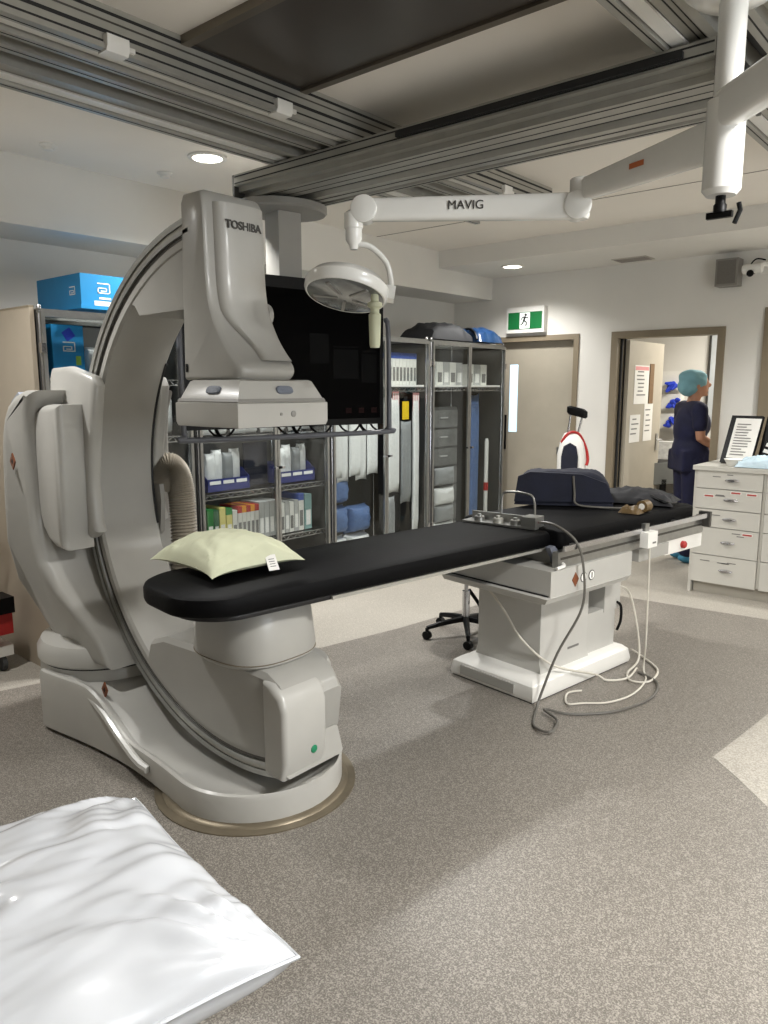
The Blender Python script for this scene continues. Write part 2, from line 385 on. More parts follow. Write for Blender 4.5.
# ---------------- lamps in the ceiling
for i, (x, y, z, e) in enumerate(DOWN):
    t = thing('downlight', ['round recessed downlight in the ceiling beside the aluminium rail', 'round recessed downlight in the soffit near the exit sign', 'round recessed downlight in the soffit above the drawer cabinet', 'round recessed downlight in the ceiling behind the bridge beam', 'round recessed downlight in the ceiling behind the lamp spring arm', 'round recessed downlight in the ceiling left of the stand column'][i], 'downlight', (x, y, z-.012), 0, 'recessed downlights')
    obj('bezel', lat([(.105, .012), (.105, .004), (.095, 0), (.08, .001), (.078, .006), (.078, .012)], n=28), white_m, t)
    obj('diffuser', lat([(.077, .007), (.076, .003), (.01, .002)], n=28), lamp_glow, t)
for i, (x, y, sx, sy, e) in enumerate(ADDED_TROFF):
    t = thing('ceiling_light_panel', ['small square ceiling light panel above the beige floor inlay', 'larger square ceiling light panel near the drawer cabinet'][i], 'ceiling light', (x, y, CEIL-.02), 0, 'ceiling light panels')
    bm = B(); a, b = sx/2, sy/2
    for q in ((-a, a, -b, -b+.03), (-a, a, b-.03, b), (-a, -a+.03, -b, b), (a-.03, a, -b, b)): box(bm, *q, 0, .02)
    obj('frame', bm, white_m, t); obj('diffuser', bx(-a+.03, a-.03, -b+.03, b-.03, .008, .014), added_troff_glow, t)
for x, y, lab in ((-3.97, 2.68, 'small white sprinkler cap on the ceiling near the downlight'), (-3.98, 2.0, 'small white sprinkler cap on the ceiling at upper left')):
    t = thing('sprinkler', lab, 'sprinkler', (x, y, CEIL-.03))
    obj('rosette', lat([(.045, .03), (.045, .024), (.03, .016), (.028, .012)], n=18), white_m, t)
    obj('cap', lat([(.028, .014), (.026, .004), (.012, 0)], n=18), white_m, t)
t = thing('air_vent', 'flat grey air vent set in the soffit by the wall', 'vent', (-2.72, 6.42, SOFFIT-.006))
obj('vent_plate', bx(-.15, .15, -.1, .1, 0, .006), M('vent_grey', (190, 184, 174), .6), t, bevel=.002)
for k in range(5): obj('slat', bx(-.135, .135, -.08+k*.036, -.066+k*.036, -.004, 0), M('vent_slat', (150, 144, 136), .6), t)
# ---------------- dark ceiling panel
t = thing('ceiling_panel', 'large dark smoked rectangular panel with metal rim on the ceiling', 'ceiling panel', (-1.55, 2.035, CEIL-.03))
a, b = .93, .305
bm = B()
for q in ((-a, a, -b, -b+.035), (-a, a, b-.035, b), (-a, -a+.035, -b, b), (a-.035, a, -b, b)): box(bm, *q, 0, .03)
obj('rim', bm, M('rim_bronze', (120, 112, 100), .35, .7), t); obj('smoked_sheet', bx(-a+.03, a-.03, -b+.03, b-.03, .012, .02), dark_panel_m, t)
# ---------------- ceiling rails (fixed) and bridge
def rail_profile(wd, z0, z1):
    # closed (u, z) outline with three open channels along the underside
    h = z1-z0; u0 = -wd/2; P = [(u0, z1)]
    steps = [(0, .0), (.05, .0), (.05, .45), (.16, .45), (.16, .15), (.30, .15), (.30, .0), (.36, .0), (.36, .6), (.50, .6), (.50, .05), (.60, .05), (.60, .35), (.74, .35), (.74, .0), (.80, .0), (.80, .5), (.94, .5), (.94, .0), (1, .0)]
    for a, b in steps: P.append((u0+wd*a, z0+h*b))
    P.append((u0+wd, z1)); return P
def ceil_rail(name, xc, y0, y1, wd, label):
    t = thing(name, label, 'ceiling rail', (xc, (y0+y1)/2, 2.66))
    L = (y1-y0)/2
    obj('rail_body', pr(rail_profile(wd, 0, .14), -L, L), alum, t, smooth=False)
    obj('channel_strip', bx(-wd/2+wd*.06, -wd/2+wd*.155, -L+.02, L-.02, .012, .02), white_m, t, False)
    obj('channel_strip', bx(-wd/2+wd*.81, -wd/2+wd*.93, -L+.02, L-.02, .018, .026), white_m, t, False)
    for sx in (-1, 1):
        for zz, hh in ((.022, .008), (.052, .012), (.088, .006), (.112, .01)): obj('side_groove', bx(sx*wd/2-.0012, sx*wd/2+.0012, -L+.005, L-.005, zz, zz+hh), seam_m if hh > .007 else alum_d, t, False)
        obj('side_lip', bx(min(sx*wd/2, sx*(wd/2+.012)), max(sx*wd/2, sx*(wd/2+.012)), -L, L, .0, .018), alum, t, False)
    for a_, b_ in ((.02, .03), (.215, .225), (.255, .262), (.545, .556), (.765, .775), (.962, .972)): obj('under_groove', bx(-wd/2+wd*a_, -wd/2+wd*b_, -L+.005, L-.005, {.215: .0204, .255: .0204, .545: .0064}.get(a_, -.0006), {.215: .0214, .255: .0214, .545: .0074}.get(a_, .001)), seam_m, t, False)
    obj('slot', bx(-wd/2+wd*.365, -wd/2+wd*.495, -L+.01, L-.01, .075, .084), seam_m, t, False)
    return t
ra = ceil_rail('ceiling_rail', -2.71, -2.2, 4.45, .56, 'long fixed aluminium ceiling rail crossing the upper left corner')
rc = ceil_rail('ceiling_rail', -.80, -2.2, 4.45, .52, 'fixed aluminium ceiling rail at the upper right corner')
for k, (dy, z) in enumerate(((-.9, .045), (-.28, .045), (.55, .045), (1.2, .045))):
    obj('clamp_block', bx(-.255, -.19, dy-.035, dy+.035, .02, .05), steel, ra, bevel=.004)
for i, (x, y, lab) in enumerate(((-2.435, 0.93, 'white moulded rail clip nearest the top left corner'), (-2.435, 1.47, 'white moulded clip on the rail left of the dark ceiling panel'), (-2.435, 2.2, 'white moulded clip on the rail nearest the bridge'), (-2.435, 3.9, 'white moulded clip on the rail beyond the bridge'))):
    t = thing('rail_clip', lab, 'clip', (x, y, 2.655), 0, 'white clips on the ceiling rail')
    obj('clip_body', pr([(-.03, 0), (.02, 0), (.03, .015), (.03, .05), (-.03, .05)], -.04, .04), white_m, t, bevel=.008)
    obj('clip_ear', bx(.0, .028, .035, .062, .015, .03), white_m, t, bevel=.005)
br = thing('rail_bridge', 'sliding aluminium bridge beam slung under the two ceiling rails', 'bridge beam', (-2.08, 2.87, 2.545))
bp = [(-.24, .115), (-.24, .06), (-.21, .06), (-.21, .035), (-.17, .035), (-.17, .012), (-.06, .0), (-.05, .03), (.02, .03), (.03, .0), (.12, .0), (.13, .045), (.19, .045), (.20, .015), (.24, .015), (.24, .115)]
obj('beam', pr(bp, -1.2, 1.2, 'x'), alum, br, smooth=False)
obj('slot', bx(-1.19, 1.19, -.045, .015, .022, .032), seam_m, br, False)
obj('slot', bx(-1.19, 1.19, .135, .185, .038, .047), seam_m, br, False)
obj('end_plate', bx(1.2, 1.215, -.24, .24, .0, .115), alum_d, br); obj('end_plate', bx(-1.215, -1.2, -.24, .24, .0, .115), alum_d, br)
for yy, zz in ((-.2405, .068), (-.2405, .1)): obj('side_groove', bx(-1.195, 1.195, yy-.001, yy+.001, zz, zz+.006), seam_m, br, False)
for y_, z_ in ((-.15, .0095), (-.1, .0045), (.07, -.0006), (.215, .0144)): obj('under_groove', bx(-1.195, 1.195, y_, y_+.006, z_-.001, z_+.001), seam_m, br, False)
obj('cable_track', bx(-.1, 1.1, -.255, -.24, .075, .095), seam_m, br)
for x in (-.86, 1.0): obj('trolley_block', bx(x, x+.2, -.2, -.06, .115, .155), enamel, br, bevel=.006)
# ---------------- exit sign, speaker, camera
t = thing('exit_sign', 'green illuminated running man exit sign above the closed door', 'exit sign', (-3.84, YB-.06, 2.10))
obj('housing', bx(-.205, .205, 0, .06, 0, .245), white_m, t, bevel=.01)
obj('green_face', bx(-.185, .185, -.004, .002, .035, .195), green, t, False)
obj('white_square', bx(-.055, .055, -.007, -.003, .04, .19), signw, t, False)
man = obj('running_figure', lat([(.004, -.004), (.012, -.003), (.012, .003), (.004, .004)], (.012, -.009, .168), 12, 'y'), green, t, False)
bm = B()
for p0, p1, wd in (((.006, .152), (-.008, .112), .02), ((-.006, .114), (.022, .098), .012), ((.022, .098), (.016, .062), .011), ((-.01, .112), (-.022, .085), .012), ((-.022, .085), (-.042, .078), .010), ((.006, .15), (.032, .135), .009), ((.032, .135), (.04, .148), .008), ((.0, .15), (-.026, .143), .009), ((-.026, .143), (-.034, .122), .008)):
    bar(bm, (p0[0], -.0085, p0[1]), (p1[0], -.0085, p1[1]), wd, .003) if False else None
    d = Vector((p1[0]-p0[0], 0, p1[1]-p0[1])).normalized(); s = Vector((-d.z, 0, d.x))*wd/2
    a = Vector((p0[0], 0, p0[1])); b = Vector((p1[0], 0, p1[1]))
    loft(bm, [[tuple(q+Vector((0, yy, 0))) for q in (a-s, b-s, b+s, a+s)] for yy in (-.0105, -.007)])
obj('figure_limbs', bm, seam_m, man, False); man.data.materials.clear(); man.data.materials.append(seam_m)
t = thing('wall_speaker', 'small grey box loudspeaker high on the wall', 'speaker', (-1.975, YB-.15, 2.375))
obj('cabinet', bx(-.085, .085, 0, .13, 0, .21), M('speaker_grey', (132, 128, 122), .55), t, bevel=.012)
obj('grille', bx(-.07, .07, -.006, .002, .015, .195), M('grille_dark', (104, 100, 94), .7, var=.2, scale=200), t, bevel=.004)
obj('bracket', bx(-.02, .02, .13, .15, .06, .15), black_m, t)
t = thing('wall_camera', 'white wall-mounted swivel camera with black cable beside the speaker', 'camera', (-1.72, YB-.02, 2.40))
obj('wall_plate', bx(-.04, .1, 0, .02, .06, .18), white_m, t, bevel=.004)
obj('swivel_arm', tb([(.02, 0, .12), (.0, -.08, .12), (-.03, -.1, .1)], .018, 10, 4), white_m, t)
obj('camera_body', lat([(.03, -.09), (.036, -.085), (.036, .05), (.028, .06)], (-.05, -.11, .09), 18, 'x'), white_m, t)
obj('lens', lat([(.026, -.012), (.026, 0), (.016, .002)], (-.07, -.15, .05), 18, 'y'), black_m, t)
obj('cable', tb([(.0, -.02, .16), (-.06, -.05, .17), (-.1, -.06, .12), (-.09, -.08, .05), (-.05, -.1, .06)], .006, 6, 6), black_m, t)
# ================================================================== C-ARM
ca = thing('c_arm_machine', 'large off-white floor mounted X-ray C-arm with detector head and tube', 'x-ray machine', (-2.27, 1.88, 0))
ZC, RO = 1.15, 1.065
def arc_ring(prof, t0, t1, n, zc=ZC):
    # prof: closed list of (radius, y); swept from angle t0 to t1 (degrees from top, towards -x)
    rings = []
    for i in range(n+1):
        t = math.radians(t0+(t1-t0)*i/n)
        rings.append([(-r*math.sin(t), y, zc+r*math.cos(t)) for r, y in prof])
    return loft(B(), rings)
YN, YFAR = -.145, .155
obj('c_band', arc_ring([(RO, YN+.012), (RO-.012, YN), (RO-.105, YN), (RO-.115, YN+.012), (RO-.115, YFAR-.012), (RO-.105, YFAR), (RO-.012, YFAR), (RO, YFAR-.012)], 9, 197, 72), enamel, ca)
for y, s in ((YN, -1), (YFAR, 1)):
    rl = obj('guide_rail', arc_ring([(RO-.008, y), (RO-.008, y+s*.008), (RO-.03, y+s*.008), (RO-.03, y)], 9, 195, 72), steel, ca)
    obj('rail_groove', arc_ring([(RO-.031, y), (RO-.031, y+s*.002), (RO-.05, y+s*.002), (RO-.05, y)], 9, 195, 72), alum, rl)
    obj('rail_lip', arc_ring([(RO-.051, y), (RO-.051, y+s*.01), (RO-.066, y+s*.01), (RO-.066, y)], 9, 195, 72), steel, rl)
    obj('rail_groove', arc_ring([(RO-.067, y), (RO-.067, y+s*.002), (RO-.078, y+s*.002), (RO-.078, y)], 9, 195, 72), alum_d, rl)
# inner cable cover strip with black seam
obj('cover_seam', arc_ring([(RO-.114, YFAR-.014), (RO-.119, YFAR-.014), (RO-.119, YFAR-.004), (RO-.114, YFAR-.004)], 56, 104, 24), seam_m, ca)
# carriage that grips the band
rings = []
for y in (-.225, -.16):
    out = []
    pts = [(-1.15, 1.66), (-1.0, 1.665), (-.80, 1.62), (-.775, 1.58), (-.84, 1.3), (-.86, 1.15), (-.85, .98), (-.83, .935), (-.90, .90), (-1.17, .855), (-1.2, .9), (-1.215, 1.15), (-1.19, 1.5), (-1.17, 1.62)]
    rings.append([(x, y, z) for x, z in pts])
obj('carriage_side_plate', rprism([(x, z) for x, y, z in rings[0]], -.225, -.16, .025), enamel2, ca)
obj('carriage_side_plate', rprism([(x-.10, z) for x, y, z in rings[0]], .16, .225, .02), enamel2, ca)
obj('carriage_back', bx(-1.2, -1.075, -.165, .165, .88, 1.64), enamel, ca, bevel=.01)
obj('carriage_drum', rprism([(-1.12, 1.35), (-1.11, 1.42), (-1.08, 1.47), (-1.03, 1.495), (-.97, 1.50), (-.88, 1.5), (-.90, .86), (-.98, .865), (-1.04, .89), (-1.085, .94), (-1.11, 1.0), (-1.12, 1.08)], -.345, -.2, .035, both=False), enamel2, ca)
# stand column
outer = [(-1.02, 1.56), (-1.12, 1.56), (-1.20, 1.54), (-1.27, 1.50), (-1.32, 1.44), (-1.35, 1.37), (-1.37, 1.28), (-1.395, 1.05), (-1.40, .85), (-1.375, .66), (-1.31, .48), (-1.2, .36), (-1.13, .33)]
inner = [(-.72, .33), (-.76, .42), (-.90, .56), (-1.02, .72), (-1.09, .9), (-1.10, 1.2), (-1.09, 1.45)]
colp = outer+inner[:1]+[(-.80, .47), (-.90, .57), (-.98, .67), (-1.045, .79), (-1.08, .92), (-1.09, 1.06), (-1.09, 1.2), (-1.085, 1.35), (-1.07, 1.46), (-1.04, 1.52)]
sst = lambda a: (lambda q: q*q*(3-2*q))(max(0, min(1, a)))
rings = []
for th in (0, 18, 36, 54, 72, 90):
    t_ = math.radians(th); cp = inset(colp, .045*(1-math.sin(t_))); rings.append([(x, -.385+.045*(1-math.cos(t_)), z) for x, z in cp])
rings += [[(x, -y-.03, z) for x, y, z in r] for r in rings[::-1]]
rings = [[(x, y*(1-.30*sst((.80-z)/.42)), z) for x, y, z in r] for r in rings]
obj('stand_column', loft(B(), rings), enamel, ca)
band = [(x-.012, z+(.012 if z > 1.4 else 0)) for x, z in outer]; bi = [(x+.02, z-.015) for x, z in outer[::-1]]
def tap(bm):
    for v in bm.verts: v.co.y *= 1-.30*sst((.80-v.co.z)/.42)
    return bm
obj('column_edge_trim', tap(pr(band[2:-2]+bi[2:-2], -.35, -.25)), M('trim_bluegrey', (150, 156, 168), .35), ca)
def warn(parent, x, z, y, s=.032):
    o = obj('warning_diamond', pr([(x, z-s*1.2), (x+s*.8, z), (x, z+s*1.2), (x-s*.8, z)], y-.002, y+.004), M('warning_brown', (120, 64, 30), .5), parent, False)
    obj('warning_inset', pr([(x, z-s*.4), (x+s*.3, z), (x, z+s*.4), (x-s*.3, z)], y-.003, y), seam_m, o, False)
warn(ca, -1.24, 1.24, -.3855)
# pivot block and swing arm on the floor
pc = (-1.10, -.03)
rng = lambda r, z, n=40, sx=1.0: [(pc[0]+r*sx*math.cos(2*PI*i/n), pc[1]+r*math.sin(2*PI*i/n), z) for i in range(n)]
obj('pivot_cap', loft(B(), [rng(.335, .30, sx=.95), rng(.345, .31, sx=.95), rng(.345, .36, sx=.95), rng(.325, .395, sx=.95), rng(.24, .42, sx=.95)]), enamel2, ca)
obj('pivot_seam', loft(B(), [rng(.325, .285, sx=.95), rng(.325, .302, sx=.95)]), seam_m, ca)
obj('pivot_block', loft(B(), [rng(.325, .02, sx=.95), rng(.335, .06, sx=.95), rng(.335, .27, sx=.95), rng(.325, .29, sx=.95)]), enamel2, ca)
# swing arm: lofted cross sections along x
secs = []; ra_ = .345; OX, OY = .03, -.06
def hw(x):
    if x > 0: return math.sqrt(max(1e-4, ra_*ra_-x*x))
    return ra_-.045*math.sin(min(1, -x/1.05)*PI)
xs = [-1.12+i*.05 for i in range(23)]+[ra_*math.sin(a*PI/2/14) for a in range(1, 15)]
sst = lambda a: (lambda q: q*q*(3-2*q))(max(0, min(1, a)))
for x in xs:
    wv = hw(x); wv = max(wv, .02)
    h = .125+.165*sst((-x-.42)/.38); rec = (.05 if x > -.95 else .02)*(1-sst((x-.2)/.145))
    q = min(1, wv/.2)
    s = [(-1.0, .02), (-1.0, h-.025), (-.985, h-.006), (-.95, h), (-.90, h-.008), (-.80, h-rec*.9), (-.4, h-rec-.02*sst((x+.6)/.5)*(1-sst((x-.2)/.145))), (0, h-rec-.03*sst((x+.6)/.5)*(1-sst((x-.2)/.145)))]
    s = s+[(-a, b) for a, b in s[::-1]]
    secs.append([(x+OX, wv*a+OY, b) for a, b in s])
obj('swing_arm', loft(B(), secs), enamel2, ca)
for s in (-1,):
    obj('arm_ridge', tb([(-.92, s*.35, .268), (-.80, s*.352, .262), (-.62, s*.358, .20), (-.45, s*.372, .13), (-.32, s*.385, .09), (-.25, s*.38, .075)], .017, 8, 6), enamel2, ca)
warn(ca, -.70, .262, -.30, .03)
ring = lambda r, z, n=48: [(.03+r*math.cos(2*PI*i/n), -.06+r*math.sin(2*PI*i/n), z) for i in range(n)]
fr = obj('floor_ring', loft(B(), [ring(.40, .001), ring(.40, .006), ring(.37, .008), ring(.36, .018), ring(.348, .02)]), M('floor_ring_metal', (128, 118, 100), .4, .6, var=.15, scale=9), ca)
# tube housing
hs = []
for y, g in ((-.155, .02), (-.135, 0), (.13, 0), (.175, .03)):
    hp = []
    for i in range(15):
        t = math.radians(143+(196-143)*i/14); r = RO-.1-g*.2
        hp.append((-r*math.sin(t), y, ZC+r*math.cos(t)))
    hp += [(.315-g, y, .42-g), (.27-g, y, .485-g), (.2, y, .52-g), (-.05, y, .53-g), (-.3, y, .525-g), (-.45, y, .52-g), (-.55, y, .485-g)]
    hs.append(hp)
obj('tube_housing', loft(B(), hs), enamel, ca, bevel=.008)
obj('housing_front', rprism([(.22, .128), (.30, .125), (.325, .2), (.325, .40), (.305, .455), (.25, .492), (.2, .50), (.2, .14)], -.168, .055, .022), enamel2, ca)
obj('housing_side_bulge', lat([(.175, .15), (.19, .17), (.19, .46), (.175, .49)], (.07, .065, 0), 32), enamel2, ca)
obj('indicator', lat([(.0, 0), (.016, 0), (.016, .005), (.012, .008)], (.322, -.02, .215), 16, 'x'), M('green_button', (30, 130, 90), .3), ca)
def rr(rx, ry, z, n=40, e=2.8):
    o = []
    for i in range(n):
        a = 2*PI*i/n; c, s = math.cos(a), math.sin(a)
        o.append((rx*math.copysign(abs(c)**(2/e), c), ry*math.copysign(abs(s)**(2/e), s), z))
    return o
obj('collimator', loft(B(), [[(x-.03, y, z) for x, y, z in r] for r in (rr(.20, .195, .515), rr(.222, .213, .53), rr(.226, .217, .56), rr(.212, .203, .70), rr(.19, .18, .745), rr(.16, .15, .755))]), enamel, ca)
obj('collimator_seam', loft(B(), [[(x-.03, y, z) for x, y, z in r] for r in (rr(.2235, .2145, .537), rr(.2275, .2185, .541))]), M('seam_brown', (120, 108, 88), .7), ca)
# upper arm block, detector column, flat panel
ub = []
for i in range(9):
    t = math.radians(14+(38-14)*i/8); r = RO-.1; ub.append((-r*math.sin(t), ZC+r*math.cos(t)))
obj('arm_block', pr([(-.2, 2.08)]+ub+[(-.56, 1.90), (-.53, 1.86), (-.2, 1.865)], YN+.005, .14), enamel, ca, bevel=.012, seg=3)
fx = [(2.275, -.085), (2.25, -.065), (2.1, -.06), (1.95, -.055), (1.85, -.035), (1.76, .01), (1.69, .07), (1.65, .115), (1.62, .12), (1.60, .10)]
fxs = [(p.x, p.y) for p in smooth_path([(z, x, 0) for z, x in fx], 4)]
prof = [(-.225, 1.6), (-.205, 2.25), (-.19, 2.275)]+[(x, z) for z, x in fxs]
rings = [[(-.1+(x+.1)*s, y, 1.93+(z-1.93)*(1-(1-s)*.3)) for x, z in prof] for y, s in ((-.155, .84), (-.152, .90), (-.144, .96), (-.13, 1), (.095, 1), (.112, .95), (.122, .88), (.125, .82))]
obj('detector_column', loft(B(), rings), enamel, ca)
# raised front shield
sh = []
for y, d in ((-.112, -.005), (-.106, .009), (-.096, .018), (-.07, .025), (-.03, .029), (.02, .031), (.06, .028), (.09, .02), (.108, .009), (.116, -.005)):
    row = []
    for z, x in [(p.x, p.y) for p in smooth_path([(2.235, -.06, 0), (2.1, -.055, 0), (1.95, -.05, 0), (1.85, -.03, 0), (1.76, .015, 0), (1.70, .062, 0), (1.67, .092, 0)], 4)]:
        yy = y
        if y < 0: yy = y+.08*sst((1.86-z)/.16)*(-y/.112)
        row.append((x+d+.004, yy, z))
    sh.append(row)
front = [[(p[0], p[1], p[2]) for p in r] for r in sh]
bm = B(); vr = [[bm.verts.new(p) for p in r] for r in front]
for a, b in zip(vr[:-1], vr[1:]):
    for i in range(len(a)-1): bm.faces.new((a[i], b[i], b[i+1], a[i+1]))
g = bmesh.ops.extrude_face_region(bm, geom=bm.faces[:]); 
for v in [e for e in g['geom'] if isinstance(e, bmesh.types.BMVert)]: v.co.x -= .03
obj('front_shield', bm, enamel2, ca)
text('TOSHIBA', .040, (-.0215, -.085, 2.146), (0, 1, 0), (1, 0, .03), M('letter_grey', (70, 68, 64), .5), ca, 'lettering', .0015, bold=.0011)
obj('side_knob', lat([(.045, 0), (.045, .02), (.035, .026)], (-.06, .108, 1.85), 18, 'y'), enamel2, ca)
obj('column_slot', bx(-.20, -.19, -.1585, -.15, 1.63, 1.66), black_m, ca)
obj('detector_neck', bx(-.17, .09, -.13, .11, 1.595, 1.625), seam_m, ca)
def rect(x0, x1, y0, y1, z): return [(x0, y0, z), (x1, y0, z), (x1, y1, z), (x0, y1, z)]
fp = obj('flat_panel', loft(B(), [rect(-.195, .165, -.205, .225, 1.43), rect(-.2, .17, -.21, .23, 1.445), rect(-.2, .17, -.21, .23, 1.515), rect(-.19, .16, -.2, .22, 1.52)]), enamel2, ca, bevel=.008)
obj('bumper_strip', loft(B(), [rect(-.192, .162, -.202, .222, 1.515), rect(-.195, .165, -.205, .225, 1.522), rect(-.19, .16, -.2, .22, 1.532)]), enamel_d, fp)
obj('sloped_cover', loft(B(), [rect(-.187, .157, -.197, .217, 1.53), rect(-.165, .13, -.165, .185, 1.595), rect(-.155, .12, -.155, .175, 1.60)]), enamel2, fp, bevel=.006)
hm = M('handle_bluegrey', (112, 118, 130), .5, bump=.3, bscale=150)
def pad(cx, cy, cz, nx, ny):
    bm = B(); v = Vector((nx, ny, .55)).normalized(); s = Vector((-ny, nx, 0)); u = v.cross(s)
    for i in range(1): pass
    r = []
    for d, k in ((-.004, 1), (.003, 1), (.006, .85)):
        r.append([tuple(Vector((cx, cy, cz))+v*d+s*.04*k*math.copysign(abs(math.cos(a))**.6, math.cos(a))+u*.016*k*math.copysign(abs(math.sin(a))**.6, math.sin(a))) for a in [2*PI*i/20 for i in range(20)]])
    return loft(bm, r)
obj('grip_pad', pad(-.0, -.183, 1.563, 0, -1), hm, fp); obj('grip_pad', pad(.146, .03, 1.563, 1, 0), hm, fp)
obj('push_button', lat([(.012, 0), (.012, .003), (.009, .004)], (.17, .05, 1.475), 14, 'x'), enamel_d, fp)
obj('push_button', lat([(.006, 0), (.006, .003)], (.17, -.01, 1.475), 10, 'x'), enamel_d, fp)
# corrugated cable hose behind the band
hp = smooth_path([(-1.0, .20, 1.08), (-.98, .22, 1.16), (-.96, .25, 1.19), (-.95, .295, 1.12), (-.95, .31, .95), (-.95, .31, .7), (-.98, .30, .4), (-1.05, .27, .2)], 14)
nH = len(hp)-1
bm = B(); dense = []
for i in range(nH):
    dense.append(hp[i]); dense.append((hp[i]+hp[i+1])/2)
tube(bm, dense, lambda f: .068 if int(round(f*(len(dense)-1))) % 2 else .057, 18)
obj('cable_hose', bm, hose_m, ca, smooth=False)
hs_ = obj('hose_strap', pr([(-.05, 1.12), (.02, 1.13), (.03, 1.05), (.01, .9), (-.01, .88), (-.04, .98)], -.012, .012, 'y'), enamel_d, ca)
hs_.location = (-.93, .17, -.02)

# ================================================================== MONITOR ON CEILING SUSPENSION
mo = thing('ceiling_monitor', 'huge black wall-size monitor in a tube bumper hung from the ceiling bridge', 'monitor', (-3.0, 2.77, 2.545), math.radians(-11))
mo_k = .87
def mz(v): return v-2.545
obj('mount_plate', loft(B(), [[(-.2+rx*math.cos(a), .07+ry*math.sin(a), z) for a in [2*PI*i/28 for i in range(28)]] for rx, ry, z in ((.2, .24, -.05), (.21, .25, -.04), (.21, .25, -.01), (.16, .2, 0.0))]), enamel_d, mo)
obj('drop_column', bx(-.27, -.13, 0, .14, mz(2.0), -.045), enamel, mo, bevel=.02, seg=3)
obj('back_shell', bx(-.10, -.03, -.5, .5, mz(1.45), mz(2.05)), black_m, mo, bevel=.02)
obj('back_bracket', bx(-.2, -.09, -.12, .2, mz(1.75), mz(2.1)), black_m, mo)
obj('bezel', bx(-.04, .0, -.71*mo_k, .69*mo_k, mz(1.365), mz(2.14)), black_m, mo, bevel=.006)
scr = obj('screen', bx(0, .0025, -.68*mo_k, .66*mo_k, mz(1.40), mz(2.08)), screen_m, mo, False)
win = M('screen_window_dark', (5, 6, 8), .2, spec=.08)
for y0, y1, z0, z1 in ((.1, .22, 1.7, 1.86), (.25, .42, 1.79, 1.80), (.45, .55, 1.77, 1.78), (.25, .42, 1.62, 1.78), (.44, .55, 1.6, 1.76)):
    obj('dim_window', bx(.0025, .0032, y0, y1, mz(z0), mz(z1)), win, scr, False)
for y in (.33, .42, .51): obj('dim_icon', bx(.0025, .0034, y, y+.04, mz(1.43), mz(1.46)), M('screen_icon_red', (24, 7, 8), .3, spec=.08), scr, False)
obj('bezel_label', bx(.001, .002, .13, .16, mz(2.09), mz(2.12)), paper, mo, False)
loop = [(.03, -.74, 1.95), (.05, -.755, 1.9), (.05, -.755, 1.42), (.05, -.74, 1.34), (.05, -.68, 1.32), (.05, .63, 1.32), (.05, .69, 1.34), (.04, .705, 1.42), (.03, .705, 1.9), (.01, .69, 1.95)]
obj('bumper_tube', tb([(x, y*mo_k, mz(z)) for x, y, z in loop], .014, 10, 4), tube_grey, mo)
for y in (-.45, 0, .45): obj('bumper_stay', tb([(-.04, y, mz(1.38)), (.0, y, mz(1.34)), (.045, y, mz(1.322))], .009, 8, 3), black_m, mo)
for k, y in enumerate((-.5, -.1, .1, .3, .52)):
    obj('cable', tb([(-.05, y, mz(1.4)), (-.04, y+.04, mz(1.34)), (-.03, y+.1, mz(1.32)), (-.03, y+.15, mz(1.36)), (-.06, y+.17, mz(1.4))], .006, 6, 5), black_m, mo)

# ================================================================== EXAMINATION LAMP ON SPRING ARM
la = thing('surgical_lamp', 'white round examination lamp on a jointed spring arm from a ceiling post', 'lamp', (-.736, 2.32, 2.66))
LO = Vector((-.736, 2.32, 2.66))
def ll(p): return tuple(Vector(p)-LO)
obj('canopy', lat([(.13, 0), (.13, -.02), (.10, -.045), (.05, -.055)], n=30), white_g, la)
obj('post', lat([(.037, -.05), (.037, -.36)], n=24), white_g, la)
hu = (-.72, 2.29)
obj('hub', loft(B(), [[(x-LO.x+.0, y-LO.y, z-LO.z) for x, y, z in [(LO.x+ax*r, LO.y+ay*r, zz) for ax, ay in [(math.cos(2*PI*i/24), math.sin(2*PI*i/24)) for i in range(24)]]] for r, zz in ((.044, 2.36), (.052, 2.355), (.052, 2.12), (.04, 2.105))]), white_g, la)
kn = obj('clamp_knob', lat([(.014, -.555), (.014, -.575), (.018, -.58), (.018, -.6)], n=14), black_m, la)
obj('knob_bar', bx(-.035, .035, -.008, .008, -.615, -.598), black_m, kn, bevel=.004)
obj('knob_lever', tb([(.05, 0, -.58), (.055, .0, -.6), (.045, -.01, -.635)], .007, 8), black_m, kn)
el = Vector((-1.271, 2.524, 2.228))
def taper(p, q, w0, h0, w1, h1, n=8):
    p = Vector(p); q = Vector(q); d = (q-p).normalized(); s = d.cross(Vector((0, 0, 1))).normalized(); u = s.cross(d); R = []
    for i in range(n+1):
        f = i/n; c = p.lerp(q, f); w_ = w0+(w1-w0)*f; h_ = h0+(h1-h0)*f
        R.append([tuple(c+s*w_/2*math.copysign(abs(math.cos(a))**.5, math.cos(a))+u*h_/2*math.copysign(abs(math.sin(a))**.5, math.sin(a))-LO) for a in [2*PI*(k+.5)/16 for k in range(16)]])
    return loft(B(), R)
obj('extension_arm', taper((-.73, 2.31, 2.26), el+Vector((.03, -.01, .015)), .05, .12, .045, .075), white_g, la)
ar = obj('upper_arm', taper((-.736, 2.30, 2.325), (-.28, 2.02, 2.40), .06, .11, .07, .12), white_g, la)
obj('arm_end_cap', lat([(.05, -.07), (.055, -.06), (.055, .06), (.05, .07)], ll((-.27, 2.01, 2.40)), 20), white_g, la)
obj('arm_label', bx(-.03, .03, -.001, .001, -.008, .008, mtx=Matrix.Translation(ll((-1.02, 2.395, 2.256)))@Matrix.Rotation(math.radians(157), 4, 'Z')), M('orange_label', (200, 110, 60), .5), la, False)
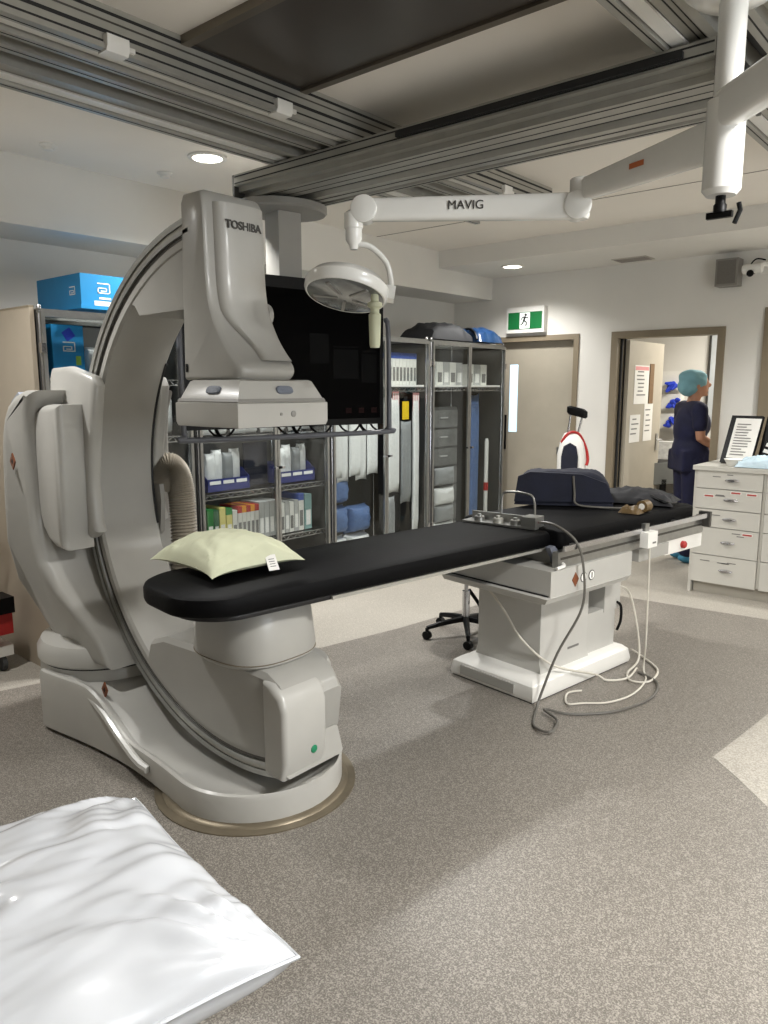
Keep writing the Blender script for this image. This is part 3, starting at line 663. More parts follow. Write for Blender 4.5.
obj('elbow_joint', lat([(.03, -.08), (.036, -.07), (.036, .05), (.03, .055)], ll(el), 20), white_g, la)
j1 = Vector((-1.90, 2.11, 2.20)); e2 = el+Vector((-.005, -.01, -.045)); e2.z = 2.19
sd = (j1-e2).normalized(); nn = sd.cross(Vector((0, 0, 1))).normalized()
if nn.dot(Vector((0, 0, 0))-e2) < 0: nn = -nn
obj('spring_arm', taper(e2, j1, .055, .088, .05, .078, 10), white_g, la)
for q in (e2, j1):
    bm = B(); R = []
    for d, r in ((-.034, .042), (-.031, .047), (.031, .047), (.034, .042)):
        R.append([tuple(q+nn*d+sd*r*math.cos(a)+Vector((0, 0, 1))*r*math.sin(a)-LO) for a in [2*PI*i/24 for i in range(24)]])
    obj('pivot_disc', loft(bm, R), white_g, la)
mid = e2.lerp(j1, .5)
tx = -sd if (-sd).dot(Vector((.76, .65, 0))) > 0 else sd
tloc = e2.lerp(j1, .60)+nn*.0285+Vector((0, 0, -.008))-LO
text('MAVIG', .042, tuple(tloc), tuple(tx), tuple(nn), M('letter_dark', (60, 58, 56), .5), la, 'lettering', .0012)
rdA = bx(-.004, .004, -.001, .0006, 0, .004)
obj('drop_joint', lat([(.02, 0), (.034, -.01), (.034, -.06), (.03, -.065), (.03, -.1), (.018, -.12), (.014, -.135)], tuple(j1+Vector((-.035, -.02, .0))-LO), 22), white_g, la)
jb = j1+Vector((-.035, -.02, -.115)); lh = Vector((-1.93, 2.045, 1.925))
rt = Vector((.76, .65, 0))
obj('curved_stem', tb([tuple(p-LO) for p in (jb, jb+rt*.06+Vector((0, 0, -.01)), jb+rt*.12+Vector((0, 0, -.07)), jb+rt*.135+Vector((0, 0, -.15)), jb+rt*.13+Vector((0, 0, -.2)))], .0105, 10, 6), white_g, la)
# lamp head
tilt = Matrix.Translation(lh-LO)@Matrix.Rotation(math.radians(40.6), 4, 'Z')@Matrix.Rotation(math.radians(9), 4, 'Y')@Matrix.Rotation(math.radians(-17), 4, 'X')
def tl(bm):
    for v in bm.verts: v.co = tilt@v.co
    return bm
hd = obj('lamp_head', tl(lat([(.145, -.03), (.152, -.02), (.152, .01), (.13, .035), (.06, .055), (.02, .06)], n=40)), white_g, la)
obj('lens', tl(lat([(.1435, -.029), (.125, -.034), (.02, -.037)], n=40)), M('lamp_lens', (130, 132, 130), .12, .35, var=.3, scale=18, coat=.4), hd)
for k in range(5):
    a = 2*PI*k/5+.4; obj('lens_rib', tl(bar(B(), (.03*math.cos(a), .03*math.sin(a), -.0375), (.12*math.cos(a), .12*math.sin(a), -.0355), .012, .004)), enamel_d, hd)
obj('head_bracket', tl(bx(.13, .175, -.02, .02, -.02, .03)), white_g, hd, bevel=.006)
hx = Vector((-1.812, 2.064, 1.872))-LO
g = obj('handle', loft(B(), [[(hx.x+r*math.cos(a), hx.y+r*math.sin(a), hx.z+z) for a in [2*PI*i/18 for i in range(18)]] for r, z in ((.012, .05), (.014, .0), (.026, -.005), (.026, -.018), (.016, -.025), (.016, -.04), (.022, -.045), (.019, -.15), (.016, -.16))]), cream, la)

# ================================================================== PATIENT TABLE
TX, TY, TR = -1.945, 3.907, -math.radians(8)
pt = thing('patient_table', 'long black padded X-ray patient table on a white pedestal', 'patient table', (TX, TY, 0), TR)
def T(x, y, z):
    c, s = math.cos(TR), math.sin(TR); return Vector((TX+c*x-s*y, TY+s*x+c*y, z))
# narrow head mattress, outline with rounded head
def outline(hw_, y0, y1, r, n=10, r2=.03):
    P = []
    for cx, cy, a0, rad in ((hw_-r, y0+r, -90, r), (hw_-r2, y1-r2, 0, r2), (-hw_+r2, y1-r2, 90, r2), (-hw_+r, y0+r, 180, r)):
        for i in range(n+1):
            a = math.radians(a0+90*i/n); P.append((cx+rad*math.cos(a), cy+rad*math.sin(a)))
    return P
def slab(P, z0, z1, b=.02):
    cx = sum(p[0] for p in P)/len(P); cy = sum(p[1] for p in P)/len(P)
    def ins(d): return [((x-cx)*(1-d/.26)+cx, (y-cy)*(1-d/1.3)+cy) for x, y in P]
    R = [[(x, y, z0) for x, y in ins(b)], [(x, y, z0+b*.4) for x, y in ins(b*.25)], [(x, y, z0+b) for x, y in P], [(x, y, z1-b) for x, y in P], [(x, y, z1-b*.4) for x, y in ins(b*.25)], [(x, y, z1) for x, y in ins(b)]]
    return loft(B(), R)
obj('table_top', slab(outline(.235, -2.45, .80, .18), .765, .79, .008), M('carbon_top', (20, 20, 22), .35), pt)
obj('mattress', slab(outline(.262, -2.50, -.52, .2), .785, .865, .024), black_f, pt)
obj('foot_mattress', slab(outline(.335, -.55, .80, .04), .785, .875, .02), black_f, pt)
obj('top_edge_strip', bx(.232, .246, -1.9, -.3, .768, .782), alum, pt, False)
# rails on both sides
for s in (1, -1):
    rl = obj('accessory_rail', bx(s*.395-.006, s*.395+.006, -.62, .86, .795, .822), chrome, pt, bevel=.002)
    for y in (-.5, 0, .5, .8): obj('rail_standoff', bx(min(s*.35, s*.39), max(s*.35, s*.39), y-.012, y+.012, .80, .815), steel, rl)
    obj('side_channel', bx(min(s*.33, s*.365), max(s*.33, s*.365), -.62, .86, .70, .785), steel, pt, bevel=.004)
    obj('channel_groove', bx(s*.366-.001, s*.366+.001, -.60, .84, .745, .757), alum_d, pt, False)
    obj('rail_end', bx(min(s*.34, s*.41), max(s*.34, s*.41), .845, .87, .74, .83), alum_d, pt, bevel=.004)
obj('top_carriage', bx(-.33, .33, -.55, .80, .70, .765), enamel_d, pt, bevel=.006)
# cantilever box under the top
cb = [(-.31, .665), (-.31, .695), (.31, .695), (.31, .56), (.27, .545), (-.27, .545), (-.31, .58)]
obj('drive_box', bx(-.31, .385, -.70, .02, .575, .705), enamel2, pt, bevel=.012)
obj('drive_box_seam', bx(-.3, .375, -.705, -.69, .580, .586), seam_m, pt)
obj('under_cover', loft(B(), [rect(-.19, .19, -.60, -.05, .50), rect(-.3, .37, -.72, .0, .545), rect(-.315, .39, -.73, .01, .575), rect(-.3, .375, -.71, .0, .578)]), enamel_w, pt, bevel=.01)
# pedestal
obj('pedestal_body', loft(B(), [rect(-.215, .235, -.55, -.12, .10), rect(-.2, .22, -.545, -.12, .16), rect(-.2, .22, -.545, -.12, .54)]), enamel_w, pt, bevel=.03, seg=4)
obj('pedestal_rear', bx(-.16, .215, -.125, .16, .1, .34), enamel_w, pt, bevel=.012)
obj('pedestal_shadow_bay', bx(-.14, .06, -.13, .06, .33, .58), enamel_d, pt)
obj('pedestal_rear_upper', bx(-.15, .22, .04, .20, .32, .70), enamel_w, pt, bevel=.012)
obj('pedestal_logo', bx(.2205, .2225, -.30, -.20, .185, .197), grey_lab, pt, False)
bsm = loft(B(), [rect(-.27, .285, -.68, .22, .008), rect(-.275, .29, -.685, .225, .03), rect(-.265, .28, -.675, .215, .085), rect(-.235, .25, -.64, .19, .108), rect(-.2, .2, -.6, .1, .112)])
obj('pedestal_base', bsm, white_m, pt, bevel=.01)
obj('base_inset', bx(-.2, .17, -.688, -.67, .025, .075), enamel, pt, bevel=.006)
obj('base_gasket', bx(-.265, .28, -.675, .215, .0, .01), seam_m, pt)
warn_o = obj('warning_diamond', pr([(-.50, .60), (-.472, .637), (-.50, .674), (-.528, .637)], .385, .3875, 'x'), M('warning_brown', (120, 64, 30), .5), pt, False)
for y in (-.43, -.36):
    d = obj('symbol_disc', lat([(.026, .3855), (.026, .3875)], (0, y, .637), 20, 'x'), seam_m, pt)
    obj('symbol_face', lat([(.022, .387), (.022, .3882)], (0, y, .637), 20, 'x'), paper, d)
    obj('symbol_cross', bx(.388, .3888, y-.004, y+.004, .622, .652), seam_m, d, False)
# control boxes under foot end
obj('foot_box', bx(.05, .36, .42, .86, .615, .70), white_m, pt, bevel=.008)
obj('foot_box_small', bx(.25, .38, .1, .42, .63, .70), enamel, pt, bevel=.008)
obj('emergency_button', lat([(.022, .36), (.022, .378), (.016, .384)], (0, .62, .655), 16, 'x'), red_m, pt)
obj('foot_knob', lat([(.028, .86), (.028, .885), (.02, .89)], (.2, 0, .65), 16, 'y'), white_m, pt)
# lever with crescent bracket at the mattress step
obj('step_bracket', pr([(-.60, .795), (-.56, .80), (-.53, .77), (-.525, .72), (-.50, .70), (-.545, .70), (-.56, .74), (-.585, .772)], .27, .30, 'x'), M('bracket_blue', (120, 124, 136), .4), pt)
obj('step_lever', tb([(.36, -.58, .725), (.385, -.60, .72), (.385, -.66, .715)], .009, 8, 3), white_m, pt)
# remote clamp on the rail
rm = thing('rail_control_box', 'white clamp box hanging on the table side rail', 'control box', tuple(T(.41, .12, .72)), TR)
obj('case', bx(-.012, .035, -.05, .05, .0, .085), white_m, rm, bevel=.008); obj('clamp', bx(-.025, .0, -.02, .02, .06, .125), steel, rm, bevel=.004)
obj('label_print', bx(.0352, .0358, .0, .035, .02, .03), grey_lab, rm, False)
# ================================================================== STORAGE CABINETS ALONG THE LEFT WALL
XF, XK = -3.95, -4.58
def storage(name, label, y0, y1, levels, door=True, mid=None):
    t = thing(name, label, 'cabinet', (XF, (y0+y1)/2, 0)); oy = (y0+y1)/2; a, b = y0-oy, y1-oy; dp = XK-XF
    for x in (-.012, dp+.012):
        for y in (a+.012, b-.012): obj('post', lat([(.012, .09), (.0125, .1), (.0125, 1.985), (.009, 1.995)], (x, y, 0), 10), chrome, t)
    for x in (-.03, dp+.03):
        for y in (a+.1, b-.1):
            c = obj('caster', lat([(.02, -.014), (.05, -.012), (.05, .012), (.02, .014)], (x, y, .05), 16, 'y'), rubber, t)
            obj('caster_fork', bx(x-.02, x+.02, y-.02, y+.02, .06, .1), chrome, c)
    obj('back_panel', bx(dp, dp+.006, a, b, .1, 1.97), shelf_grey, t, False)
    obj('side_panel', bx(dp, -.02, a-.002, a+.002, .1, 1.97), shelf_grey, t, False)
    obj('side_panel', bx(dp, -.02, b-.002, b+.002, .1, 1.97), shelf_grey, t, False)
    obj('top_panel', bx(dp, 0, a, b, 1.965, 1.975), pane, t, False)
    bm = B()
    for q in ((dp, 0, a, a+.02), (dp, 0, b-.02, b), (dp, dp+.02, a+.02, b-.02), (-.02, 0, a+.02, b-.02)): box(bm, *q, 1.955, 1.976)
    obj('top_frame', bm, steel, t, False)
    for z in levels:
        s = obj('shelf', bx(-.035, -.022, a+.02, b-.02, z-.006, z), chrome, t, False)
        bm = B(); bar(bm, (-.028, a+.02, z-.035), (-.028, b-.02, z-.035), .007, .007); bar(bm, (dp+.03, a+.02, z-.003), (dp+.03, b-.02, z-.003), .008, .008)
        n = int((b-a)/.035)
        for k in range(n):
            ya = a+.02+(b-a-.04)*k/n; yb = a+.02+(b-a-.04)*(k+1)/n
            bar(bm, (-.028, ya, z-.034 if k % 2 else z-.004), (-.028, yb, z-.004 if k % 2 else z-.034), .004, .004)
            bar(bm, (-.03, ya, z-.003), (dp+.03, ya, z-.003), .004, .004)
        obj('wire_grid', bm, chrome, s, False)
    if door:
        m = mid-oy if mid else 0
        for da, db in ((a+.004, m-.003), (m+.003, b-.004)):
            bm = B()
            for q in ((da, da+.02, .12, 1.96), (db-.02, db, .12, 1.96), (da+.02, db-.02, .12, .14), (da+.02, db-.02, 1.935, 1.96)): box(bm, .004, .02, *q)
            f = obj('door', bm, steel, t, False)
            obj('pane', bx(.010, .014, da+.02, db-.02, .14, 1.935), pane, f, False)
            hy = db-.01 if da < m-.1 and db < m+.1 else da+.01
            obj('door_catch', bx(.02, .045, hy-.03, hy+.03, 1.02, 1.036), chrome, f, False)
            for z in (.35, 1.75): obj('hinge', bx(.0, .03, (da if hy == db-.01 else db)-.012, (da if hy == db-.01 else db)+.012, z, z+.05), chrome, f, False)
    return t
_c1 = storage('storage_cabinet', 'chrome storage cabinet with blue cartons beside the beige end panel', 1.87, 2.78, (1.62, 1.28, .9, .5, .15), True, 2.33)
storage('storage_cabinet', 'chrome wire cabinet with blue bins and upright boxes below the monitor', 2.82, 3.97, (1.62, 1.26, .89, .53, .15), True, 3.46)
_c3 = storage('storage_cabinet', 'chrome cabinet with hanging white packs and a row of blue-topped boxes', 4.01, 5.19, (1.58, .15), True, 4.62)
_c4 = storage('storage_cabinet', 'chrome glazed cabinet with clear drawers nearest the closed door', 5.23, 6.40, (1.58, .15), True, 5.79)
for c_, h_ in ((_c3, .57), (_c4, .565)): obj('shelf_board', bx(-.58, -.022, -h_+.01, h_-.01, 1.5805, 1.596), white_m, c_)
t = thing('end_panel', 'tall beige panel closing the end of the storage cabinets', 'panel', (-4.30, 1.845, 0))
obj('board', bx(-.40, .33, -.012, .012, 0, 1.98), endpanel, t, bevel=.003); obj('top_edge', bx(-.40, .33, -.014, .014, 1.98, 1.99), dframe, t)
# blue cartons
def a_logo(parent, x, yc, zc, s, m, axis='x', yface=None):
    segs = [(-.5, .5, .42, .5), (.42, .5, -.25, .5), (-.5, .5, -.25, -.17), (-.5, -.42, -.25, .17), (-.5, .25, .1, .17), (.17, .25, -.25+.15, .17), (-.25, .25, -.1, -.03)]
    bm = B()
    for u0, u1, v0, v1 in segs:
        if axis == 'x': box(bm, x, x+.0015, yc+u0*s, yc+u1*s, zc+v0*s, zc+v1*s)
        else: box(bm, x+u0*s, x+u1*s, yc-.0015, yc, zc+v0*s, zc+v1*s)
    obj('printed_mark', bm, m, parent, False)
t = thing('blue_carton', 'bright blue carton lying on top of the storage cabinet', 'carton', (-3.97, 2.275, 1.997))
cb_ = obj('carton_body', bx(-.5, 0, -.155, .145, .02, .185), blue_box_m, t, bevel=.002)
obj('lid_tray', bx(-.504, .004, -.16, .15, .0, .02), blue_box_m, t)
a_logo(t, .0, -.02, .105, .075, paper); a_logo(t, -.09, -.1555, .09, .06, paper, 'y')
obj('logo_underline', bx(0, .0015, -.05, .02, .055, .066), paper, t, False)
obj('printed_square', bx(0, .0015, .075, .12, .06, .125), deep_blue, t, False)
obj('address_label', bx(0, .0016, -.08, .08, .012, .045), paper, t, False)
t = thing('blue_carton', 'upright blue carton inside the cabinet under the lying one', 'carton', (-4.06, 2.08, 1.625))
obj('carton_body', bx(-.3, 0, -.095, .085, 0, .285), blue_box_m, t, bevel=.002)
a_logo(t, .0, .0, .16, .07, paper); obj('yellow_blot', bx(0, .001, .035, .065, .07, .12), M('lime_print', (130, 170, 60), .6), t, False)
o = obj('printed_square', bx(0, .0015, -.028, .028, -.028, .028), deep_blue, t, False); o.location = (0, .0, .235); o.rotation_euler = (math.radians(35), 0, 0)
# generic soft pack meshes
pk_mesh = {}
def pack(kind, sx, sy, sz, mat, loc, label, cat, group, rz=0, tilt=0, tagm=None):
    key = (kind, mat.name)
    if key not in pk_mesh:
        bm = cushion(.5, .5, .5, 10, .06, .08, hash(kind) % 17, 4, 3, 0, 1.0)
        tmp = obj('tmp', bm, mat); pk_mesh[key] = tmp.data; bpy.data.objects.remove(tmp)
    o = bpy.data.objects.new(cat.replace(' ', '_'), pk_mesh[key]); COL.objects.link(o)
    o.scale = (sz, sy, sx)   # thin axis z of the cushion turned to x below
    o.rotation_euler = (tilt, math.radians(90), rz); o.location = loc
    return tag(o, label, cat, group)
# cushion local: x->z(up, negative), y->y, z->x
def upright(kind, y0, y1, z0, z1, x, th, mat, label, cat, group, tilt=0):
    return pack(kind, th, y1-y0, z1-z0, mat, (x, (y0+y1)/2, (z0+z1)/2), label, cat, group, 0, tilt)
for k in range(4):
    upright('a', 2.20+k*.1, 2.31+k*.1, 1.622, 1.80+.02*(k % 2), -4.12-.03*(k % 2), .07, pack_w, ORD[k]+' white sterile pack beside the upright blue carton' if k < 3 else 'fourth white sterile pack right of the upright blue carton', 'sterile pack', 'white packs in the first cabinet')
for j, z in enumerate((1.285, .905, .505)):
    for k in range(6):
        y = 1.95+k*.135
        upright('b', y, y+.13, z, z+.26, -4.1-.03*(k % 2), .08, pack_w if (k+j) % 3 else pack_g, ORD[k]+' pale pack on the '+('upper', 'middle', 'lower')[j]+' shelf behind the C-arm', 'sterile pack', 'packs on lower shelves of first cabinet')
# second cabinet : top packs, bins, books
for k in range(8):
    y = 2.90+k*.13
    upright('c', y, y+.125, 1.265, 1.42+.03*(k % 3), -4.06-.04*(k % 2), .07, pack_w, ORD[k]+' white packet on the shelf just below the monitor', 'packet', 'white packets below the monitor')
def bin_box(y0, y1, z, label):
    t = thing('storage_bin', label, 'bin', (-4.02, (y0+y1)/2, z), 0); h = (y1-y0)/2
    bm = B(); box(bm, -.25, 0, -h, h, 0, .004); box(bm, -.004, 0, -h, h, 0, .085); box(bm, -.25, -.246, -h, h, 0, .14); loft(bm, [[(-.25, s, 0), (0, s, 0), (0, s, .085), (-.08, s, .14), (-.25, s, .14)] for s in (-h, -h+.004)]); loft(bm, [[(-.25, s, 0), (0, s, 0), (0, s, .085), (-.08, s, .14), (-.25, s, .14)] for s in (h-.004, h)])
    obj('bin_shell', bm, blue_bin_m, t, False)
    for k in range(3): obj('label_slip', bx(0, .002, -h+.02+k*h*.62, -h+.02+k*h*.62+h*.5, .05, .072), paper, t, False)
    for k in range(4):
        upright('d', (y0+y1)/2-h*.8+k*h*.42, (y0+y1)/2-h*.8+k*h*.42+.085, z+.02, z+.25+.02*(k % 2), -4.10-.02*(k % 2), .05, pack_w if k != 2 else pack_g, ORD[k]+' pale packet in the '+('left' if y0 < 3.3 else 'right')+' blue bin', 'packet', 'packets in the blue bins')
bin_box(2.93, 3.28, .895, 'open blue plastic bin under left cabinet door below monitor')
bin_box(3.55, 3.90, .895, 'open blue plastic bin under right cabinet door below monitor')
obj_panel = thing('divider_board', 'dark navy board standing between the two blue bins', 'board', (-4.12, 3.40, .895))
obj('board', bx(-.005, .005, -.09, .12, 0, .3), navy, obj_panel)
cols = {'green': (46, 132, 62), 'dgreen': (30, 96, 60), 'cream': (226, 214, 130), 'white': (224, 222, 214), 'grey': (176, 176, 172), 'red': (176, 40, 34), 'orange': (226, 150, 40), 'blue': (58, 84, 160), 'teal': (128, 160, 156), 'black': (40, 40, 42)}
def carton(y, w_, h, c, label, cat='box', z=.535, cap=None, x=-4.02, d=.2, group='boxes on the lower shelf'):
    t = thing('slim_box', label, cat, (x, y+w_/2, z), 0, group)
    obj('box_body', bx(-d, 0, -w_/2+.001, w_/2-.001, 0, h), M('card_'+c, cols[c], .55), t, bevel=.002)
    obj('box_label', bx(0, .001, -w_*.32, w_*.32, h*.12, h*.55), paper if c != 'white' else grey_lab, t, False)
    if cap: obj('box_top_band', bx(-d-.001, .0012, -w_/2, w_/2, h*.82, h+.001), M('card_'+cap, cols[cap], .55), t, False)
y = 2.92
for w_, h, c, cap, lab in ((.05, .25, 'green', None, 'tall green box at the left end of the lower shelf'), (.04, .24, 'dgreen', None, 'dark green box next to the tall green box'), (.05, .25, 'cream', None, 'cream yellow box with green neighbour on lower shelf'), (.05, .24, 'cream', 'green', 'cream yellow box with green top band'), (.04, .22, 'white', None, 'white box right of the cream yellow boxes')):
    carton(y, w_, h, c, lab, cap=cap); y += w_+.004
for k in range(5):
    carton(y, .035, .24, 'white', ORD[k]+' of the white boxes with red or orange tops', cap=('red', 'orange')[k % 2], group='red-topped white boxes'); y += .037
for k in range(4): carton(y, .045, .25, 'grey', ORD[k]+' plain pale grey box left of the door stiles', group='plain grey boxes'); y += .047
y = 3.55
for k in range(4): carton(y, .042, .22+.01*(k % 2), 'grey' if k % 2 else 'white', ORD[k]+' pale box behind the right door on the lower shelf', group='pale boxes behind right door'); y += .045
for w_, h, c, cap, lab in ((.05, .27, 'white', 'blue', 'tall white box with blue top on the lower shelf'), (.07, .26, 'teal', None, 'pale teal box at the right end of the lower shelf')): carton(y, w_, h, c, lab, cap=cap); y += w_+.01
# third cabinet
for k in range(5):
    y = 4.06+k*.105
    upright('e', y, y+.13, .88-.04*(k % 2), 1.5, -4.02-.03*(k % 2), .035, pack_w, ORD[k]+' large clear-white pack hanging behind the monitor edge', 'hanging pack', 'hanging packs in third cabinet')
for k, (y0, z0, m, lab) in enumerate(((4.08, .66, pack_b, 'upper blue and white bag under the hanging packs'), (4.07, .42, pack_b, 'lower left blue and white bag under the hanging packs'), (4.34, .40, pack_b, 'lower right blue bag under the hanging packs'), (4.06, .17, pack_w, 'white bag at the cabinet bottom under blue bags'), (4.33, .17, pack_w, 'white bag at the cabinet bottom nearest door stile'))):
    upright('f', y0, y0+.26, z0, z0+.23, -4.15, .2, m, lab, 'bag', 'bags in third cabinet')
for k in range(8):
    carton(4.76+k*.046, .044, .26, 'white', ORD[k]+' white box with blue top in the upper shelf row', z=1.597, cap='blue', group='blue-topped boxes in a row', x=-4.03)
for k, (y0, y1, z0, z1, m, lab) in enumerate(((4.71, 4.86, .70, 1.5, pack_w, 'long white hanging pack with pink tag left of yellow tag'), (4.70, 4.80, .16, .68, pack_g, 'grey hanging tail of the left long pack'), (4.88, 5.02, .6, 1.30, pack_g, 'grey clear hanging pack below the yellow tag'), (5.04, 5.12, .32, 1.5, pack_w, 'narrow white hanging pack with pink tag right of yellow tag'))):
    upright('g', y0, y1, z0, z1, -4.0, .04, m, lab, 'hanging pack', 'long hanging packs')
for y0, z0, m, lab in ((4.77, 1.40, pink, 'pink and white price tag on left long pack'), (5.04, 1.38, pink, 'pink and white price tag on right long pack'), (4.90, 1.31, yellow, 'bright yellow hanging tag inside the third cabinet')):
    t = thing('hanging_tag', lab, 'tag', (-4.0, y0, z0), 0)
    obj('tag_card', bx(0, .003, 0, .085, 0, .15), m, t, bevel=.001); obj('tag_hook', bx(-.05, 0, .035, .045, .15, .17), chrome, t)
    if m is pink:
        for k in range(3): obj('tag_stripe', bx(.003, .004, .008+k*.028, .022+k*.028, .02, .13), paper, t, False)
    else: obj('tag_neck', bx(0, .003, .02, .065, .15, .19), seam_m, t)
rail_t = thing('hanging_rod', 'chrome rod carrying the hanging packs in third cabinet', 'rod', (-4.08, 4.6, 1.53)); obj('rod', bar(B(), (0, -.57, 0), (0, .57, 0), .012, .012), chrome, rail_t)
# fourth cabinet
for k in range(5):
    carton(5.30+k*.1, .095, .2, 'white' if k % 2 else 'grey', ORD[k]+' pale box on the upper shelf of the glazed cabinet', z=1.597, group='pale boxes on upper shelf of glazed cabinet')
for k in range(3): carton(5.88+k*.11, .1, .19, 'grey' if k % 2 else 'white', ORD[k]+' pale box on the upper shelf behind the right glazed door', z=1.597, group='pale boxes behind right glazed door')
dw = thing('drawer_tower', 'grey translucent drawer tower inside the glazed cabinet', 'drawer unit', (-4.06, 5.55, .16))
obj('tower_frame', bx(-.34, -.01, -.24, .24, 0, 1.24), M('smoke_plastic', (88, 88, 86), .25), dw, bevel=.006)
for k in range(7):
    d = obj('drawer', bx(-.01, .008, -.225, .225, .02+k*.173, .175+k*.173), M('smoke_drawer', (116, 116, 114), .18, var=.2, scale=9), dw, bevel=.004)
    obj('drawer_pull', bx(.008, .02, -.05, .06, .10+k*.173, .112+k*.173), M('pull_light', (170, 170, 168), .3), d)
for k, z in enumerate((.2, .36, .52, .70)):
    upright('h', 5.36, 5.66, z, z+.16, -4.005, .07, pack_g if k % 2 else pack_w, ('lowest', 'second lowest', 'third lowest', 'topmost')[k]+' crinkled pack against the drawer tower', 'clear pack', 'clear packs in glazed cabinet')
upright('i', 5.96, 6.12, .2, 1.52, -4.05, .05, pack_b, 'long blue-grey pack hanging behind right glazed door', 'hanging pack', None)
t = thing('white_rod', 'slim white rod with red band standing in glazed cabinet', 'rod', (-4.04, 6.26, .152))
obj('rod', lat([(.018, 0), (.02, .01), (.02, .9), (.012, .93)], n=12), white_m, t); obj('red_band', lat([(.024, .42), (.024, .50)], n=12), red_m, t)
# bags on top
def bag_on_top(y0, y1, h, m, lab, x=-4.2):
    bm = cushion((y1-y0)/2, .2, h, 16, .1, .03, 3+y0, 3, 3, 0, .05)
    for v in bm.verts: v.co = Vector((v.co.y, v.co.x, v.co.z))
    t = thing('folded_apron', lab, 'apron', (x, (y0+y1)/2, 1.985+h*.05)); obj('cloth', bm, m, t); return t
b1 = bag_on_top(5.32, 5.98, .15, M('black_cloth', (24, 25, 28), .7, var=.2), 'folded black lead apron on top of the glazed cabinet')
b2 = bag_on_top(5.93, 6.34, .13, M('blue_cloth', (12, 46, 84), .3, var=.15), 'folded glossy blue lead apron on the cabinet nearest the door', -4.12)
for k in range(2): obj('black_trim', tb([(.16, -.2+k*.25, .02), (.1, -.16+k*.25, .09), (0, -.12+k*.25, .125), (-.1, -.1+k*.25, .1)], .014, 6, 4), black_m, b2)

# ================================================================== DRAWER CABINET AT RIGHT
dc = thing('drawer_cabinet', 'white laminate drawer cabinet beneath the worktop at the right', 'cabinet', (-1.40, 5.90, 0))
ZD = [.96, .82, .665, .525, .31, .09]
obj('carcass', bx(-.505, .5, .012, .64, .1, .955), laminate, dc, bevel=.002)
obj('plinth', bx(-.49, .49, .04, .63, 0, .1), M('plinth_grey', (170, 164, 152), .5), dc)
obj('end_panel', bx(-.52, -.50, .0, .64, .0, .955), laminate, dc)
obj('centre_stile', bx(-.03, -.012, .0, .02, .1, .955), laminate, dc)
for xa, xb in ((-.497, -.034), (-.008, .49)):
    for k in range(5):
        d = obj('drawer', bx(xa, xb, -.012, .006, ZD[k+1]+.003, ZD[k]-.003), laminate, dc, bevel=.0015)
        xm = (xa+xb)/2+.02; zm = (ZD[k]+ZD[k+1])/2
        h_ = B(); R = []
        for q, s in ((-.013, 1.0), (-.02, .95), (-.03, .6)): R.append([(xm+.052*s*math.cos(a), q, zm+.014*s*math.sin(a)) for a in [2*PI*i/18 for i in range(18)]])
        obj('drawer_pull', loft(h_, R), chrome, d)
        if xa < -.1:
            for j in range((2, 2, 1, 3, 4)[k]):
                u = xa+.05+random.random()*.3; v = ZD[k]-.03-random.random()*.03
                obj('printed_label', bx(u, u+random.uniform(.04, .08), -.0132, -.0118, v, v+.007), grey_lab, d, False)
rl_ = M('red_label', (170, 70, 64), .6)
for u, v in ((-.44, .755), (-.25, .79), (-.14, .785), (-.15, .485)): 
    o = obj('warning_label', bx(u, u+.075, -.0135, -.0118, v, v+.02), paper, dc, False); obj('red_print', bx(u+.005, u+.07, -.014, -.013, v+.003, v+.016), rl_, o, False)
wt = obj('worktop', bx(-1.93, -.88, 5.875, 6.62, .957, .99), laminate, None, bevel=.003); tag(wt, 'white laminate worktop over the drawer cabinet', 'worktop')
tb_ = thing('document_frame', 'black framed document leaning beside the label rack on the worktop', 'document stand', (-1.69, 6.10, 1.0), math.radians(-10))
tb_.scale = (.92, 1.2, 1.25)
mt = Matrix.Rotation(math.radians(-24), 4, 'X')
obj('frame', bx(-.13, .13, -.012, .012, 0, .31, mtx=mt), black_m, tb_, bevel=.004); doc_ = obj('document', bx(-.085, .125, -.016, -.010, .03, .29, mtx=mt), paper, tb_, False)
for k in range(12): obj('text_line', bx(-.06, random.uniform(.02, .09), -.0175, -.0155, .05+k*.018, .056+k*.018, mtx=mt), grey_lab, doc_, False)
obj('prop', bar(B(), (0, .10, .2), (0, .19, .0), .03, .01), black_m, tb_)
lr = thing('label_rack', 'black upright rack of white labelled slots on the worktop', 'rack', (-1.42, 6.13, 1.037), math.radians(-12))
lr.scale = (1.1, 1.0, 1.08)
obj('rack_body', bx(-.12, .2, -.01, .1, 0, .31, mtx=Matrix.Rotation(math.radians(-20), 4, 'X')), black_m, lr, bevel=.004)
for k in range(6):
    for j in range(2): obj('slot_label', bx(-.10+j*.14, 0.0+j*.14, -.016, -.009, .03+k*.045, .055+k*.045, mtx=Matrix.Rotation(math.radians(-20), 4, 'X')@Matrix.Rotation(math.radians(12), 4, 'Y')), paper, lr, False)
lw = thing('wrapped_pack', 'crumpled light blue plastic wrapped pack on the worktop', 'wrapped pack', (-1.45, 5.985, .995)); obj('wrap', cushion(.19, .1, .08, 22, .15, .018, 5, 2.4, 6, 0, .05), lightblue, lw)
lt = thing('paper_tray', 'small white folded paper bowl at the left of worktop', 'bowl', (-1.66, 5.98, .99)); obj('bowl', lat([(.05, .002), (.075, .05), (.08, .055), (.07, .05), (.045, .006)], n=16), paper, lt)
